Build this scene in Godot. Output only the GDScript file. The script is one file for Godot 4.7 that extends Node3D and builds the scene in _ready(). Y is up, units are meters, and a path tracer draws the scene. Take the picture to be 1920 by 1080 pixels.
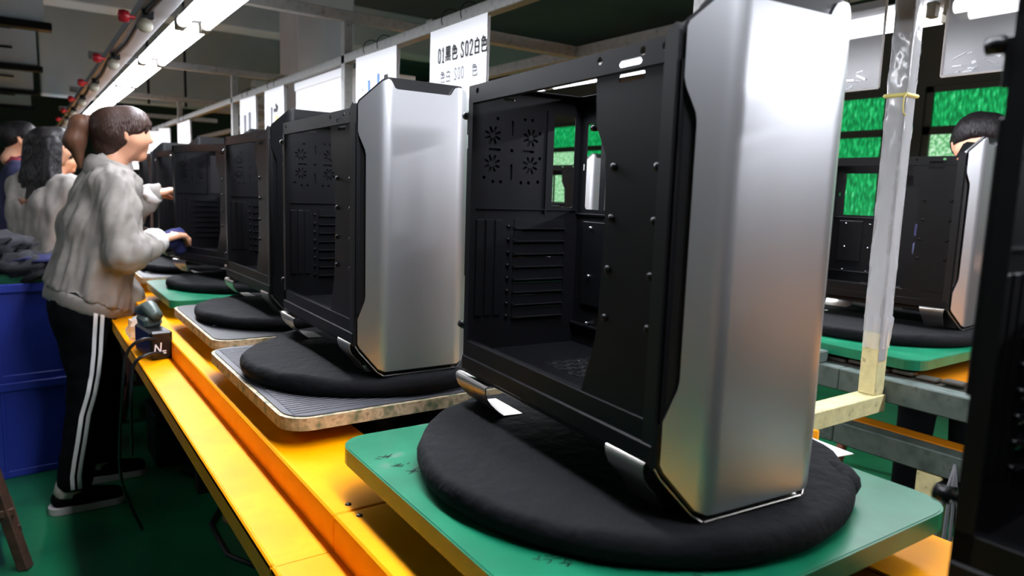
extends Node3D

const LAMP_A := 1.35
const LAMP_B := 1.6
const LAMP_C := 0.08

func _ready():
	var cam := Camera3D.new()
	cam.name = "camera"
	add_child(cam)
	cam.fov = rad_to_deg(2.0 * atan(540.0 / 1311.0))
	cam.near = 0.02
	cam.far = 60.0
	cam.transform = Transform3D(Basis(Vector3.UP, -0.612) * Basis(Vector3.RIGHT, -0.1336) * Basis(Vector3.BACK, 0.0327), Vector3(0, 1.22, 0))
	cam.current = true
	var optics := CameraAttributesPhysical.new()
	optics.frustum_focal_length = 12.0 / tan(deg_to_rad(cam.fov) / 2.0)
	optics.frustum_focus_distance = 1.3
	optics.exposure_aperture = 5.6
	optics.frustum_near = 0.02
	optics.frustum_far = 60.0
	var held := cam.fov
	cam.attributes = optics
	cam.fov = held
	var we := WorldEnvironment.new()
	we.name = "environment"
	var env := Environment.new()
	env.background_mode = Environment.BG_COLOR
	env.background_color = Color(0.6, 0.68, 0.66)
	env.tonemap_mode = Environment.TONE_MAPPER_LINEAR
	env.tonemap_exposure = 1.22
	env.sdfgi_enabled = true
	env.ssao_enabled = true
	env.ssil_enabled = true
	we.environment = env
	add_child(we)
	build_materials()
	lamps()
	hall()
	yellow_line(0.338, 1.03, -1.5, 10.5, "yellow painted assembly line with a raised deck and side ledges", [-0.94, 0.9, 2.74, 4.58, 6.42, 8.26])
	second_line()
	rails()
	signs()
	# boards, cushions and cases along the yellow line
	var g := "computer cases on the lines"
	board(0.685, 0.836, -0.06, 0.31, 0.0, "green", "green painted board under the all black computer case")
	var b1 := board(0.68, 0.838, 0.685, 0.308, -0.02, "green", "green painted board with black handwriting and rounded corners")
	board(0.665, 0.8245, 1.475, 0.312, 0.0, "ribbed", "board with a grey ribbed rubber mat and chipped edge")
	board(0.685, 0.83, 2.14, 0.305, 0.0, "mat", "board with a black rubber mat and chipped pale edge")
	board(0.69, 0.83, 2.82, 0.3, 0.0, "green", "green board beside the yellow ledge, in front of the ponytailed person")
	board(0.69, 0.83, 3.5, 0.3, 0.0, "mat", "board with a black mat in front of the ponytailed person's reaching arm")
	board(0.69, 0.83, 4.2, 0.3, 0.0, "green", "green board farther along the yellow line than the ponytailed person")
	board(2.16, 0.83, 1.14, 0.315, 0.0, "green", "green board on the steel conveyor", 0.7655)
	board(2.16, 0.83, 2.75, 0.315, 0.0, "green", "green board on the steel conveyor farther along", 0.7655)
	cushion(0.7, 0.836, -0.05, 0.3, 0.037, 0.0, 10, "black round cushion under the all black computer case")
	var c1 := cushion(0.699, 0.838, 0.695, 0.298, 0.0395, 0.0, 11, "black round cushion with a bunched knot on the green board with handwriting")
	knot(c1, 0.958, 0.293, 0.04, 0.9)
	knot(c1, -2.9, 0.276, 0.04, 0.6)
	cushion(0.645, 0.8245, 1.46, 0.285, 0.0385, 0.6, 12, "black round cushion on the grey ribbed mat")
	cushion(0.68, 0.83, 2.14, 0.285, 0.0355, 1.2, 13, "black round cushion on the black rubber mat with chipped edge")
	cushion(0.71, 0.83, 2.86, 0.28, 0.033, 1.9, 14, "black round cushion on the green board in front of the ponytailed person")
	cushion(0.7, 0.83, 3.5, 0.28, 0.033, 2.4, 15, "black round cushion beside the reaching arm of the ponytailed person")
	cushion(0.7, 0.83, 4.2, 0.28, 0.033, 2.9, 16, "black round cushion farther along the yellow line")
	cushion(2.24, 0.83, 1.14, 0.3, 0.035, 0.4, 17, "black round cushion on the steel conveyor's green board")
	cushion(2.24, 0.83, 2.75, 0.28, 0.035, 0.9, 18, "black round cushion farther along the steel conveyor")
	place_case(0.579, 0.8885, 0.452, -0.0857, "open computer case with silver front panel on the green board with handwriting", g)
	place_case(0.554, 0.8745, 1.204, -0.019, "open computer case with silver front panel on the grey ribbed mat", g)
	place_case(0.597, 0.8766, 1.897, 0.018, "open computer case with black front panel on the black rubber mat", g, true)
	place_case(0.69, 0.874, 2.639, 0.293, "open computer case turned to show its slots in front of the ponytailed person", g, true)
	place_case(0.64, 0.874, 3.3, 0.1, "open computer case that the ponytailed person's far hand reaches", g, true)
	place_case(0.6, 0.874, 3.98, 0.0, "open computer case farther along the yellow line", g, true)
	place_case(0.612, 0.884, -0.278, 0.0, "all black computer case at the start of the yellow line", g, true)
	place_case(2.25, 0.876, 0.89, 0.1, "computer case with silver front panel on the steel conveyor beside the taped post", g)
	place_case(2.25, 0.876, 2.56, 0.1, "computer case with silver front panel farther along the steel conveyor", g)
	writing(b1)
	small_things()
	people()

# marker writing on the green board: short strokes like quick characters
func writing(b: Node3D):
	var rng := RandomNumberGenerator.new()
	rng.seed = 5
	var xf := Transform3D(Basis(Vector3(1, 0, 0), Vector3(0, 0, -1), Vector3(0, 1, 0)), Vector3(0, 0.027, 0))
	for row in [[Vector2(-0.285, 0.185), Vector2(0.006, -0.03), 8, 0.024], [Vector2(-0.255, -0.155), Vector2(0.022, -0.017), 7, 0.024]]:
		var mb := MB.new()
		for k in row[2]:
			var c: Vector2 = row[0] + row[1] * k
			var ls := []
			for s in 6:
				var p := c + Vector2(rng.randf_range(0, row[3]), rng.randf_range(0, row[3]) * 0.8)
				var a := rng.randf_range(-0.3, 0.3) + (PI / 2 + 0.3 if s % 2 else 0.2)
				var l := rng.randf_range(0.005, 0.014)
				var q := [p]
				for j in 4: q.append(p + Vector2(cos(a + 0.12 * j), sin(a + 0.12 * j)) * l * (j + 1) / 4.0)
				ls.append(q)
			mb.strokes(ls, 0.0015, xf, 0.0004)
		obj("handwriting", mb, mats["marker ink"], b)
# Directions: x runs across the assembly line, y is up, the line runs along -z. V(w, y, u) takes "across, up, along".

var taken := {}
var mats := {}

func V(w: float, y: float, u: float) -> Vector3:
	return Vector3(w, y, -u)

class MB:
	var st := SurfaceTool.new()
	var grp := -1
	func _init(smooth := false):
		st.begin(Mesh.PRIMITIVE_TRIANGLES)
		grp = 0 if smooth else -1
	func tri(a: Vector3, b: Vector3, c: Vector3):
		st.set_smooth_group(grp)
		st.add_vertex(a); st.set_smooth_group(grp); st.add_vertex(c); st.set_smooth_group(grp); st.add_vertex(b)
	func quad(a: Vector3, b: Vector3, c: Vector3, d: Vector3):
		tri(a, b, c); tri(a, c, d)
	func uvtri(a: Vector3, b: Vector3, c: Vector3, ua: Vector2, ub: Vector2, uc: Vector2):
		for k in [[a, ua], [c, uc], [b, ub]]:
			st.set_smooth_group(grp); st.set_uv(k[1]); st.add_vertex(k[0])
	# a box with chamfered edges
	func box(c: Vector3, s: Vector3, b := 0.0, B := Basis()):
		var h := s * 0.5
		b = minf(b, minf(h.x, minf(h.y, h.z)) * 0.9)
		if b <= 0.00001:
			var p := []
			for i in 8:
				p.append(c + B * Vector3(h.x * (1 if i & 1 else -1), h.y * (1 if i & 2 else -1), h.z * (1 if i & 4 else -1)))
			quad(p[4], p[5], p[7], p[6]); quad(p[1], p[0], p[2], p[3]); quad(p[5], p[1], p[3], p[7])
			quad(p[0], p[4], p[6], p[2]); quad(p[6], p[7], p[3], p[2]); quad(p[0], p[1], p[5], p[4])
			return
		var f := func(sx, sy, sz, ax):
			var q := Vector3(sx * (h.x - b), sy * (h.y - b), sz * (h.z - b))
			if ax == 0: q.x = sx * h.x
			elif ax == 1: q.y = sy * h.y
			else: q.z = sz * h.z
			return c + B * q
		for s1 in [-1, 1]:
			face(f.call(s1, -1, -1, 0), f.call(s1, 1, -1, 0), f.call(s1, 1, 1, 0), f.call(s1, -1, 1, 0), B * Vector3(s1, 0, 0))
			face(f.call(-1, s1, -1, 1), f.call(1, s1, -1, 1), f.call(1, s1, 1, 1), f.call(-1, s1, 1, 1), B * Vector3(0, s1, 0))
			face(f.call(-1, -1, s1, 2), f.call(1, -1, s1, 2), f.call(1, 1, s1, 2), f.call(-1, 1, s1, 2), B * Vector3(0, 0, s1))
			for s2 in [-1, 1]:
				face(f.call(s1, s2, -1, 0), f.call(s1, s2, 1, 0), f.call(s1, s2, 1, 1), f.call(s1, s2, -1, 1), B * Vector3(s1, s2, 0))
				face(f.call(s1, -1, s2, 0), f.call(s1, 1, s2, 0), f.call(s1, 1, s2, 2), f.call(s1, -1, s2, 2), B * Vector3(s1, 0, s2))
				face(f.call(-1, s1, s2, 1), f.call(1, s1, s2, 1), f.call(1, s1, s2, 2), f.call(-1, s1, s2, 2), B * Vector3(0, s1, s2))
				for s3 in [-1, 1]:
					var t0: Vector3 = f.call(s1, s2, s3, 0)
					var t1: Vector3 = f.call(s1, s2, s3, 1)
					var t2: Vector3 = f.call(s1, s2, s3, 2)
					if (t1 - t0).cross(t2 - t0).dot(B * Vector3(s1, s2, s3)) > 0: tri(t0, t1, t2)
					else: tri(t0, t2, t1)
	func face(a: Vector3, b: Vector3, c: Vector3, d: Vector3, n: Vector3):
		if (b - a).cross(c - a).dot(n) > 0: quad(a, b, c, d)
		else: quad(a, d, c, b)
	# a box between two corners
	func bb(a: Vector3, b: Vector3, bev := 0.0):
		box((a + b) * 0.5, (b - a).abs(), bev)
	# a beam of rectangular section from a to b
	func beam(a: Vector3, b: Vector3, wide: float, high: float, bev := 0.0, up := Vector3.UP):
		var d := (b - a).normalized()
		var sx := up.cross(d)
		if sx.length() < 0.01: sx = Vector3.RIGHT.cross(d)
		sx = sx.normalized()
		var sy := d.cross(sx).normalized()
		box((a + b) * 0.5, Vector3(wide, high, (b - a).length()), bev, Basis(sx, sy, d))
	# polygon (x, y) pushed along z, in the frame xf
	func prism(poly: PackedVector2Array, z0: float, z1: float, xf: Transform3D):
		plate(poly, [], z0, z1, xf)
	# polygon with holes pushed along z. Cut in strips through the middle of each hole, so that each strip has none
	func plate(poly: PackedVector2Array, holes: Array, z0: float, z1: float, xf: Transform3D):
		if Geometry2D.is_polygon_clockwise(poly):
			poly = poly.duplicate(); poly.reverse()
		var lo := 1e9
		var hi := -1e9
		for p in poly:
			lo = minf(lo, p.x); hi = maxf(hi, p.x)
		var cuts := [lo - 0.001, hi + 0.001]
		for h in holes:
			var m := 0.0
			for p in h: m += p.x / h.size()
			var near := false
			for c in cuts:
				if absf(c - m) < 0.0004: near = true
			if not near: cuts.append(m)
		cuts.sort()
		for i in cuts.size() - 1:
			var strip := PackedVector2Array([Vector2(cuts[i], -9), Vector2(cuts[i + 1], -9), Vector2(cuts[i + 1], 9), Vector2(cuts[i], 9)])
			var pieces: Array = Geometry2D.intersect_polygons(poly, strip) if cuts.size() > 2 else [poly]
			for h in holes:
				var next := []
				for q in pieces:
					next.append_array(Geometry2D.clip_polygons(q, h))
				pieces = next
			for q in pieces:
				var ids := Geometry2D.triangulate_polygon(q)
				for k in range(0, ids.size(), 3):
					var a: Vector2 = q[ids[k]]
					var b: Vector2 = q[ids[k + 1]]
					var c: Vector2 = q[ids[k + 2]]
					if (b - a).cross(c - a) < 0:
						var t := b; b = c; c = t
					tri(xf * Vector3(a.x, a.y, z1), xf * Vector3(b.x, b.y, z1), xf * Vector3(c.x, c.y, z1))
					tri(xf * Vector3(a.x, a.y, z0), xf * Vector3(c.x, c.y, z0), xf * Vector3(b.x, b.y, z0))
		for loop in [poly] + holes:
			for k in loop.size():
				var a: Vector2 = loop[k]
				var b: Vector2 = loop[(k + 1) % loop.size()]
				quad(xf * Vector3(a.x, a.y, z0), xf * Vector3(b.x, b.y, z0), xf * Vector3(b.x, b.y, z1), xf * Vector3(a.x, a.y, z1))
	# round bar along a path; r is one radius or one per point
	func tube(pts: Array, r, n := 8, cap := true):
		var rings := []
		var prev := Vector3.ZERO
		for i in pts.size():
			var d: Vector3 = (pts[mini(i + 1, pts.size() - 1)] - pts[maxi(i - 1, 0)]).normalized()
			var sx := prev - d * prev.dot(d)
			if sx.length() < 0.01:
				sx = d.cross(Vector3.UP)
				if sx.length() < 0.05: sx = d.cross(Vector3.RIGHT)
			sx = sx.normalized()
			prev = sx
			var sy := d.cross(sx)
			var rad: float = r[i] if r is Array else r
			var ring := []
			for k in n:
				var t := TAU * k / n
				ring.append(pts[i] + (sx * cos(t) + sy * sin(t)) * rad)
			rings.append(ring)
		for i in rings.size() - 1:
			for k in n:
				var k2 := (k + 1) % n
				quad(rings[i][k], rings[i][k2], rings[i + 1][k2], rings[i + 1][k])
		if cap:
			for k in range(1, n - 1):
				tri(rings[0][0], rings[0][k + 1], rings[0][k])
				tri(rings[-1][0], rings[-1][k], rings[-1][k + 1])
	# profile of (radius, height) turned about the y axis of xf
	func lathe(prof: Array, n: int, xf: Transform3D):
		for i in prof.size() - 1:
			for k in n:
				var a0 := TAU * k / n
				var a1 := TAU * (k + 1) / n
				var p: Vector2 = prof[i]
				var q: Vector2 = prof[i + 1]
				var A := xf * Vector3(p.x * cos(a0), p.y, p.x * sin(a0))
				var B := xf * Vector3(p.x * cos(a1), p.y, p.x * sin(a1))
				var C := xf * Vector3(q.x * cos(a1), q.y, q.x * sin(a1))
				var D := xf * Vector3(q.x * cos(a0), q.y, q.x * sin(a0))
				if p.x < 1e-6: tri(A, D, C)
				elif q.x < 1e-6: tri(A, D, B)
				else: quad(A, D, C, B)
	# flat strokes of a pen of the given width, on the plane z = 0 of xf
	func strokes(lines: Array, width: float, xf: Transform3D, z := 0.0006):
		for l in lines:
			for i in l.size() - 1:
				var a: Vector2 = l[i]
				var b: Vector2 = l[i + 1]
				var d := (b - a).normalized()
				var n := Vector2(-d.y, d.x) * width * 0.5
				a -= d * width * 0.35
				b += d * width * 0.35
				quad(xf * Vector3(a.x - n.x, a.y - n.y, z), xf * Vector3(b.x - n.x, b.y - n.y, z), xf * Vector3(b.x + n.x, b.y + n.y, z), xf * Vector3(a.x + n.x, a.y + n.y, z))
	func mesh() -> ArrayMesh:
		st.generate_normals()
		return st.commit()

func rrect(x0: float, y0: float, x1: float, y1: float, r: float, n := 4) -> PackedVector2Array:
	var p := PackedVector2Array()
	for c in [[x1 - r, y1 - r, 0.0], [x0 + r, y1 - r, PI / 2], [x0 + r, y0 + r, PI], [x1 - r, y0 + r, PI * 1.5]]:
		for k in n + 1:
			var t: float = c[2] + PI / 2 * k / n
			p.append(Vector2(c[0] + r * cos(t), c[1] + r * sin(t)))
	return p

func ngon(c: Vector2, r: float, n := 10) -> PackedVector2Array:
	var p := PackedVector2Array()
	for k in n: p.append(c + Vector2(cos(TAU * (k + 0.5) / n), sin(TAU * (k + 0.5) / n)) * r)
	return p

func slot(c: Vector2, len_: float, wide: float, ang: float) -> PackedVector2Array:
	var p := PackedVector2Array()
	var d := Vector2(cos(ang), sin(ang))
	var e := Vector2(-d.y, d.x)
	for k in 5: p.append(c + d * (len_ - wide) / 2 + (d * cos(-PI / 2 + PI * k / 4) + e * sin(-PI / 2 + PI * k / 4)) * wide / 2)
	for k in 5: p.append(c - d * (len_ - wide) / 2 + (d * cos(PI / 2 + PI * k / 4) + e * sin(PI / 2 + PI * k / 4)) * wide / 2)
	return p

func numbered(called: String) -> String:
	taken[called] = taken.get(called, -1) + 1
	return called if taken[called] == 0 else "%s_%03d" % [called, taken[called]]

func tag(o: Node, label: String, category: String, group := "") -> Node:
	o.set_meta("label", label)
	o.set_meta("category", category)
	if group: o.set_meta("group", group)
	return o

func thing(called: String, label: String, category: String, at := Vector3.ZERO, turn := 0.0, group := "") -> Node3D:
	var o := Node3D.new()
	o.name = numbered(called)
	add_child(o)
	o.position = at
	o.rotation.y = turn
	tag(o, label, category, group)
	return o

func put(called: String, m: Mesh, material: Material, parent: Node = null) -> MeshInstance3D:
	var o := MeshInstance3D.new()
	o.mesh = m
	o.material_override = material
	o.name = numbered(called) if parent == null else called
	(self if parent == null else parent).add_child(o, true)
	return o

func obj(called: String, mb: MB, material: Material, parent: Node = null) -> MeshInstance3D:
	return put(called, mb.mesh(), material, parent)

func struct(called: String, mb: MB, material: Material) -> MeshInstance3D:
	var o := put(called, mb.mesh(), material)
	o.set_meta("kind", "structure")
	return o

func again(o: Node3D, at: Vector3, turn := 0.0, label := "") -> Node3D:
	var c := o.duplicate()
	c.name = numbered(String(o.name).rstrip("0123456789").rstrip("_"))
	add_child(c)
	c.position = at
	c.rotation.y = turn
	if label: c.set_meta("label", label)
	return c

# ---------- materials ----------
func noise_tex(sd: int, freq: float, colors: Array, offs: Array, octaves := 4, size := 512, cellular := false) -> NoiseTexture2D:
	var n := FastNoiseLite.new()
	n.seed = sd
	n.frequency = freq
	n.noise_type = FastNoiseLite.TYPE_CELLULAR if cellular else FastNoiseLite.TYPE_SIMPLEX_SMOOTH
	n.fractal_octaves = octaves
	var t := NoiseTexture2D.new()
	t.width = size
	t.height = size
	t.seamless = true
	t.noise = n
	var g := Gradient.new()
	g.offsets = PackedFloat32Array(offs)
	g.colors = PackedColorArray(colors)
	t.color_ramp = g
	return t

func bump_tex(sd: int, freq: float, octaves := 3, strength := 6.0) -> NoiseTexture2D:
	var n := FastNoiseLite.new()
	n.seed = sd
	n.frequency = freq
	n.fractal_octaves = octaves
	var t := NoiseTexture2D.new()
	t.width = 512
	t.height = 512
	t.seamless = true
	t.noise = n
	t.as_normal_map = true
	t.bump_strength = strength
	return t

func mat(id: String, col: Color, rough: float, metal := 0.0, spec := 0.5) -> StandardMaterial3D:
	if mats.has(id): return mats[id]
	var m := StandardMaterial3D.new()
	m.resource_name = id
	m.albedo_color = col
	m.roughness = rough
	m.metallic = metal
	m.metallic_specular = spec
	m.uv1_triplanar = true
	mats[id] = m
	return m

func textured(m: StandardMaterial3D, t: Texture2D, scale: float, world := false) -> StandardMaterial3D:
	m.albedo_texture = t
	m.uv1_scale = Vector3.ONE * scale
	m.uv1_world_triplanar = world
	return m

func bumped(m: StandardMaterial3D, t: Texture2D, depth: float, scale := 0.0) -> StandardMaterial3D:
	m.normal_enabled = true
	m.normal_texture = t
	m.normal_scale = depth
	if scale > 0: m.uv1_scale = Vector3.ONE * scale
	return m

func sh(r: int, g: int, b: int) -> Color:
	return Color(r / 255.0, g / 255.0, b / 255.0)

func build_materials():
	var g1 := Color(1, 1, 1)
	var grain := bump_tex(3, 0.25, 2, 3.0)
	var m := mat("brushed silver aluminium", sh(216, 217, 221), 0.35, 0.95)
	bumped(m, grain, 0.06, 14.0)
	m = mat("polished aluminium foot", sh(196, 192, 186), 0.34, 0.95)
	m = mat("black powder coat", sh(13, 13, 16), 0.4, 0.0, 0.38)
	bumped(m, grain, 0.12, 16.0)
	m = mat("black plastic", sh(13, 13, 15), 0.38)
	m = mat("glossy black front", sh(20, 20, 23), 0.3, 0.1)
	m = mat("dark steel screw", sh(28, 28, 30), 0.3, 0.6)
	m = mat("bright steel", sh(190, 190, 190), 0.25, 0.95)
	m = mat("black perforated mesh", sh(30, 30, 32), 0.22, 0.3)
	bumped(m, bump_tex(17, 0.12, 3, 20.0), 0.9, 9.0)
	m = mat("black cushion cloth", sh(13, 13, 16), 0.85, 0.0, 0.3)
	bumped(m, bump_tex(5, 0.02, 5, 10.0), 0.35, 3.0)
	# painted green board with wear
	m = mat("green board paint", Color.WHITE, 0.32)
	textured(m, noise_tex(21, 0.012, [sh(10, 98, 68), sh(14, 108, 76), sh(20, 116, 82), sh(100, 122, 104)], [0.0, 0.5, 0.8, 1.0]), 1.3)
	m = mat("chipped wood edge", Color.WHITE, 0.6)
	textured(m, noise_tex(22, 0.03, [sh(62, 88, 62), sh(150, 140, 112), sh(188, 172, 142), sh(110, 90, 66)], [0.0, 0.36, 0.6, 1.0], 5), 2.2)
	m = mat("grey ribbed rubber", sh(74, 74, 80), 0.42)
	m = mat("black rubber mat", sh(26, 26, 28), 0.5)
	m = mat("yellow line paint", Color.WHITE, 0.4, 0.0, 0.2)
	textured(m, noise_tex(23, 0.006, [sh(240, 150, 0), sh(246, 158, 0), sh(250, 166, 0), sh(243, 154, 0)], [0.0, 0.45, 0.75, 1.0]), 1.6, true)
	m = mat("worn ochre deck", sh(172, 104, 14), 0.5, 0.0, 0.2)
	m = mat("grey masking wrap", sh(150, 151, 154), 0.5)
	m = mat("cream frame paint", Color.WHITE, 0.5)
	textured(m, noise_tex(24, 0.02, [sh(120, 112, 84), sh(196, 186, 138), sh(214, 204, 152), sh(150, 138, 100)], [0.0, 0.25, 0.8, 1.0], 5), 2.5, true)
	m = mat("worn white rail paint", Color.WHITE, 0.5)
	textured(m, noise_tex(25, 0.02, [sh(62, 62, 60), sh(122, 122, 119), sh(134, 134, 131), sh(88, 86, 82)], [0.0, 0.25, 0.85, 1.0], 5), 2.5, true)
	m = mat("grey green steel", Color.WHITE, 0.45, 0.2)
	textured(m, noise_tex(26, 0.015, [sh(58, 68, 64), sh(80, 92, 87), sh(92, 102, 97), sh(66, 72, 66)], [0.0, 0.4, 0.8, 1.0], 5), 2.0, true)
	m = mat("oily steel", sh(70, 66, 60), 0.4, 0.6)
	m = mat("green floor paint", Color.WHITE, 0.38)
	textured(m, noise_tex(27, 0.006, [sh(10, 76, 48), sh(16, 98, 62), sh(20, 108, 68), sh(76, 104, 70)], [0.0, 0.4, 0.8, 1.0], 5), 0.7, true)
	m = mat("grey wall paint", Color.WHITE, 0.8)
	textured(m, noise_tex(28, 0.004, [sh(160, 168, 176), sh(174, 182, 190), sh(184, 191, 198)], [0.0, 0.5, 1.0], 4), 0.4, true)
	m = mat("dark ceiling paint", Color.WHITE, 0.85)
	textured(m, noise_tex(29, 0.004, [sh(60, 63, 68), sh(70, 73, 78), sh(78, 80, 84)], [0.0, 0.5, 1.0], 4), 0.3, true)
	m = mat("brown wall paint", sh(92, 86, 80), 0.8)
	m = mat("window bars", sh(86, 78, 70), 0.6)
	m = mat("white paper", sh(238, 238, 240), 0.6)
	m = mat("print ink", sh(12, 13, 17), 0.7)
	m = mat("faded ink", sh(92, 94, 100), 0.7)
	m = mat("blue print", sh(86, 130, 190), 0.7)
	m = mat("yellow print", sh(236, 226, 140), 0.7)
	m = mat("marker ink", sh(8, 24, 20), 0.7)
	m = mat("blue crate plastic", sh(40, 58, 168), 0.45)
	m = mat("dark cloth", sh(34, 34, 40), 0.95)
	m = mat("navy cloth", sh(30, 34, 84), 0.95)
	m = mat("green cloth", sh(20, 84, 60), 0.95)
	m = mat("dark wood", Color.WHITE, 0.6)
	textured(m, noise_tex(30, 0.02, [sh(40, 28, 22), sh(70, 48, 36), sh(92, 60, 42)], [0.0, 0.5, 1.0], 4), 2.0)
	m = mat("red brown wood", sh(120, 64, 48), 0.6)
	m = mat("red plastic", sh(176, 26, 42), 0.4)
	m = mat("beige plastic", sh(126, 122, 108), 0.5)
	m = mat("black cable", sh(20, 20, 22), 0.5)
	m = mat("cardboard", sh(150, 112, 88), 0.8)
	m = mat("pink carton", sh(190, 140, 150), 0.7)
	# clear plastic
	m = mat("clear film", Color(0.92, 0.94, 0.96, 0.34), 0.12)
	m.transparency = BaseMaterial3D.TRANSPARENCY_ALPHA
	m = mat("clear sleeve", Color(0.72, 0.73, 0.75, 0.55), 0.2)
	m.transparency = BaseMaterial3D.TRANSPARENCY_ALPHA
	m = mat("crumpled bag", Color(0.85, 0.87, 0.88, 0.4), 0.1)
	m.transparency = BaseMaterial3D.TRANSPARENCY_ALPHA
	# lamps
	m = mat("lamp tube glow", sh(250, 250, 255), 0.5)
	m.emission_enabled = true; m.emission = sh(246, 248, 255); m.emission_energy_multiplier = 7.0
	m = mat("lamp reflector", sh(225, 226, 228), 0.5)
	m = mat("lamp channel grey", sh(120, 122, 128), 0.5)
	# windows lit by daylight behind green netting
	m = mat("green netting window", Color(0.05, 0.2, 0.12), 0.5)
	m.emission_enabled = true
	m.emission_operator = BaseMaterial3D.EMISSION_OP_MULTIPLY
	m.emission = Color.WHITE
	m.emission_texture = noise_tex(31, 0.03, [sh(4, 70, 36), sh(10, 128, 66), sh(24, 168, 92), sh(150, 235, 180)], [0.0, 0.45, 0.72, 1.0], 5)
	m.uv1_scale = Vector3(1.0, 0.55, 2.2)
	m.uv1_world_triplanar = true
	m.emission_energy_multiplier = 1.1
	m = mat("pale window", Color(0.3, 0.4, 0.3), 0.5)
	m.emission_enabled = true
	m.emission_operator = BaseMaterial3D.EMISSION_OP_MULTIPLY
	m.emission = Color.WHITE
	m.emission_texture = noise_tex(32, 0.03, [sh(40, 110, 60), sh(120, 190, 130), sh(240, 250, 240)], [0.0, 0.45, 1.0], 4)
	m.uv1_scale = Vector3.ONE * 1.6
	m.uv1_world_triplanar = true
	m.emission_energy_multiplier = 1.0
	# people
	m = mat("skin", sh(206, 150, 120), 0.5)
	m.subsurf_scatter_enabled = true; m.subsurf_scatter_strength = 0.1
	m = mat("brown hair", sh(88, 58, 42), 0.5, 0.0, 0.35)
	m = mat("dark brown hair", sh(50, 33, 27), 0.5, 0.0, 0.35)
	m = mat("black hair", sh(19, 16, 17), 0.52, 0.0, 0.35)
	m = mat("brown hair tips", sh(112, 74, 48), 0.4)
	m = mat("light grey jacket", Color.WHITE, 0.75)
	textured(m, noise_tex(33, 0.02, [sh(124, 118, 112), sh(134, 128, 122), sh(142, 136, 131)], [0.0, 0.5, 1.0], 4), 2.0)
	m = mat("black trousers", sh(8, 8, 10), 0.9, 0.0, 0.2)
	m = mat("white stripe", sh(215, 212, 210), 0.7)
	m = mat("navy shirt", sh(28, 30, 62), 0.85)
	m = mat("red collar", sh(120, 22, 40), 0.8)
	m = mat("white sole", sh(190, 186, 182), 0.6)
	m = mat("sock", sh(186, 176, 166), 0.8)
	m = mat("glove white", sh(208, 202, 200), 0.8)
	m = mat("lip", sh(150, 80, 76), 0.5)
	m = mat("eye", sh(28, 22, 22), 0.25)
	bumped(mats["dark brown hair"], bump_tex(41, 0.05, 3, 12.0), 0.5, 3.0)
	mats["dark brown hair"].uv1_scale = Vector3(9, 0.8, 9)
	bumped(mats["black hair"], bump_tex(42, 0.05, 3, 12.0), 0.5, 3.0)
	mats["black hair"].uv1_scale = Vector3(9, 0.8, 9)

# ---------- the computer case ----------
const CO := Vector3(-0.08, 0.012, 0.246)   # the case is drawn from its front corner: x across the front, y up, b back
var case_root: Node3D

func C(x: float, y: float, b: float) -> Vector3:
	return Vector3(x, y, -b) + CO

func side_xf() -> Transform3D:   # polygon of (b, y), pushed along x
	return Transform3D(Basis(Vector3(0, 0, -1), Vector3(0, 1, 0), Vector3(1, 0, 0)), CO)
func rear_xf() -> Transform3D:   # polygon of (x, y), pushed along -b
	return Transform3D(Basis(), CO)
func flat_xf() -> Transform3D:   # polygon of (x, b), pushed along y
	return Transform3D(Basis(Vector3(1, 0, 0), Vector3(0, 0, -1), Vector3(0, 1, 0)), CO)

const PR := 0.045
const PA := 0.5866
const PHF := 0.0664
func sec(s: float, off: float) -> Vector2:   # where a point of the unrolled front panel lies: (x, b)
	var t := absf(s)
	var x := 0.0
	var b := 0.0
	var al := PR * PA
	if t <= PHF:
		x = t; b = off
	elif t <= PHF + al:
		var a := (t - PHF) / PR
		x = PHF + (PR - off) * sin(a); b = PR - (PR - off) * cos(a)
	else:
		var d := t - PHF - al
		x = PHF + (PR - off) * sin(PA) + d * cos(PA); b = PR - (PR - off) * cos(PA) + d * sin(PA)
	return Vector2(0.08 + x * signf(s), b)

func shell(mb: MB, outline: PackedVector2Array, off0: float, off1: float):
	if Geometry2D.is_polygon_clockwise(outline): outline.reverse()
	var cuts := [-1.0]
	for sg in [-1, 1]:
		for k in 9: cuts.append(sg * (PHF + PR * PA * k / 8.0))
	cuts.append(1.0)
	cuts.sort()
	var at := func(p: Vector2, off: float) -> Vector3:
		var q := sec(p.x, off)
		return C(q.x, p.y, q.y)
	for i in cuts.size() - 1:
		var strip := PackedVector2Array([Vector2(cuts[i], -9), Vector2(cuts[i + 1], -9), Vector2(cuts[i + 1], 9), Vector2(cuts[i], 9)])
		for q in Geometry2D.intersect_polygons(outline, strip):
			var ids := Geometry2D.triangulate_polygon(q)
			for k in range(0, ids.size(), 3):
				var a: Vector2 = q[ids[k]]
				var b: Vector2 = q[ids[k + 1]]
				var c: Vector2 = q[ids[k + 2]]
				if (b - a).cross(c - a) < 0:
					var t := b; b = c; c = t
				mb.grp = 0
				mb.tri(at.call(a, off0), at.call(b, off0), at.call(c, off0))
				mb.grp = 1
				mb.tri(at.call(a, off1), at.call(c, off1), at.call(b, off1))
	mb.grp = -1
	for k in outline.size():
		var a: Vector2 = outline[k]
		var b: Vector2 = outline[(k + 1) % outline.size()]
		var ts := [0.0, 1.0]
		for c in cuts:
			if absf(b.x - a.x) > 1e-6:
				var t: float = (c - a.x) / (b.x - a.x)
				if t > 0.001 and t < 0.999: ts.append(t)
		ts.sort()
		for j in ts.size() - 1:
			var p := a.lerp(b, ts[j])
			var q := a.lerp(b, ts[j + 1])
			mb.quad(at.call(p, off1), at.call(q, off1), at.call(q, off0), at.call(p, off0))

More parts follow.
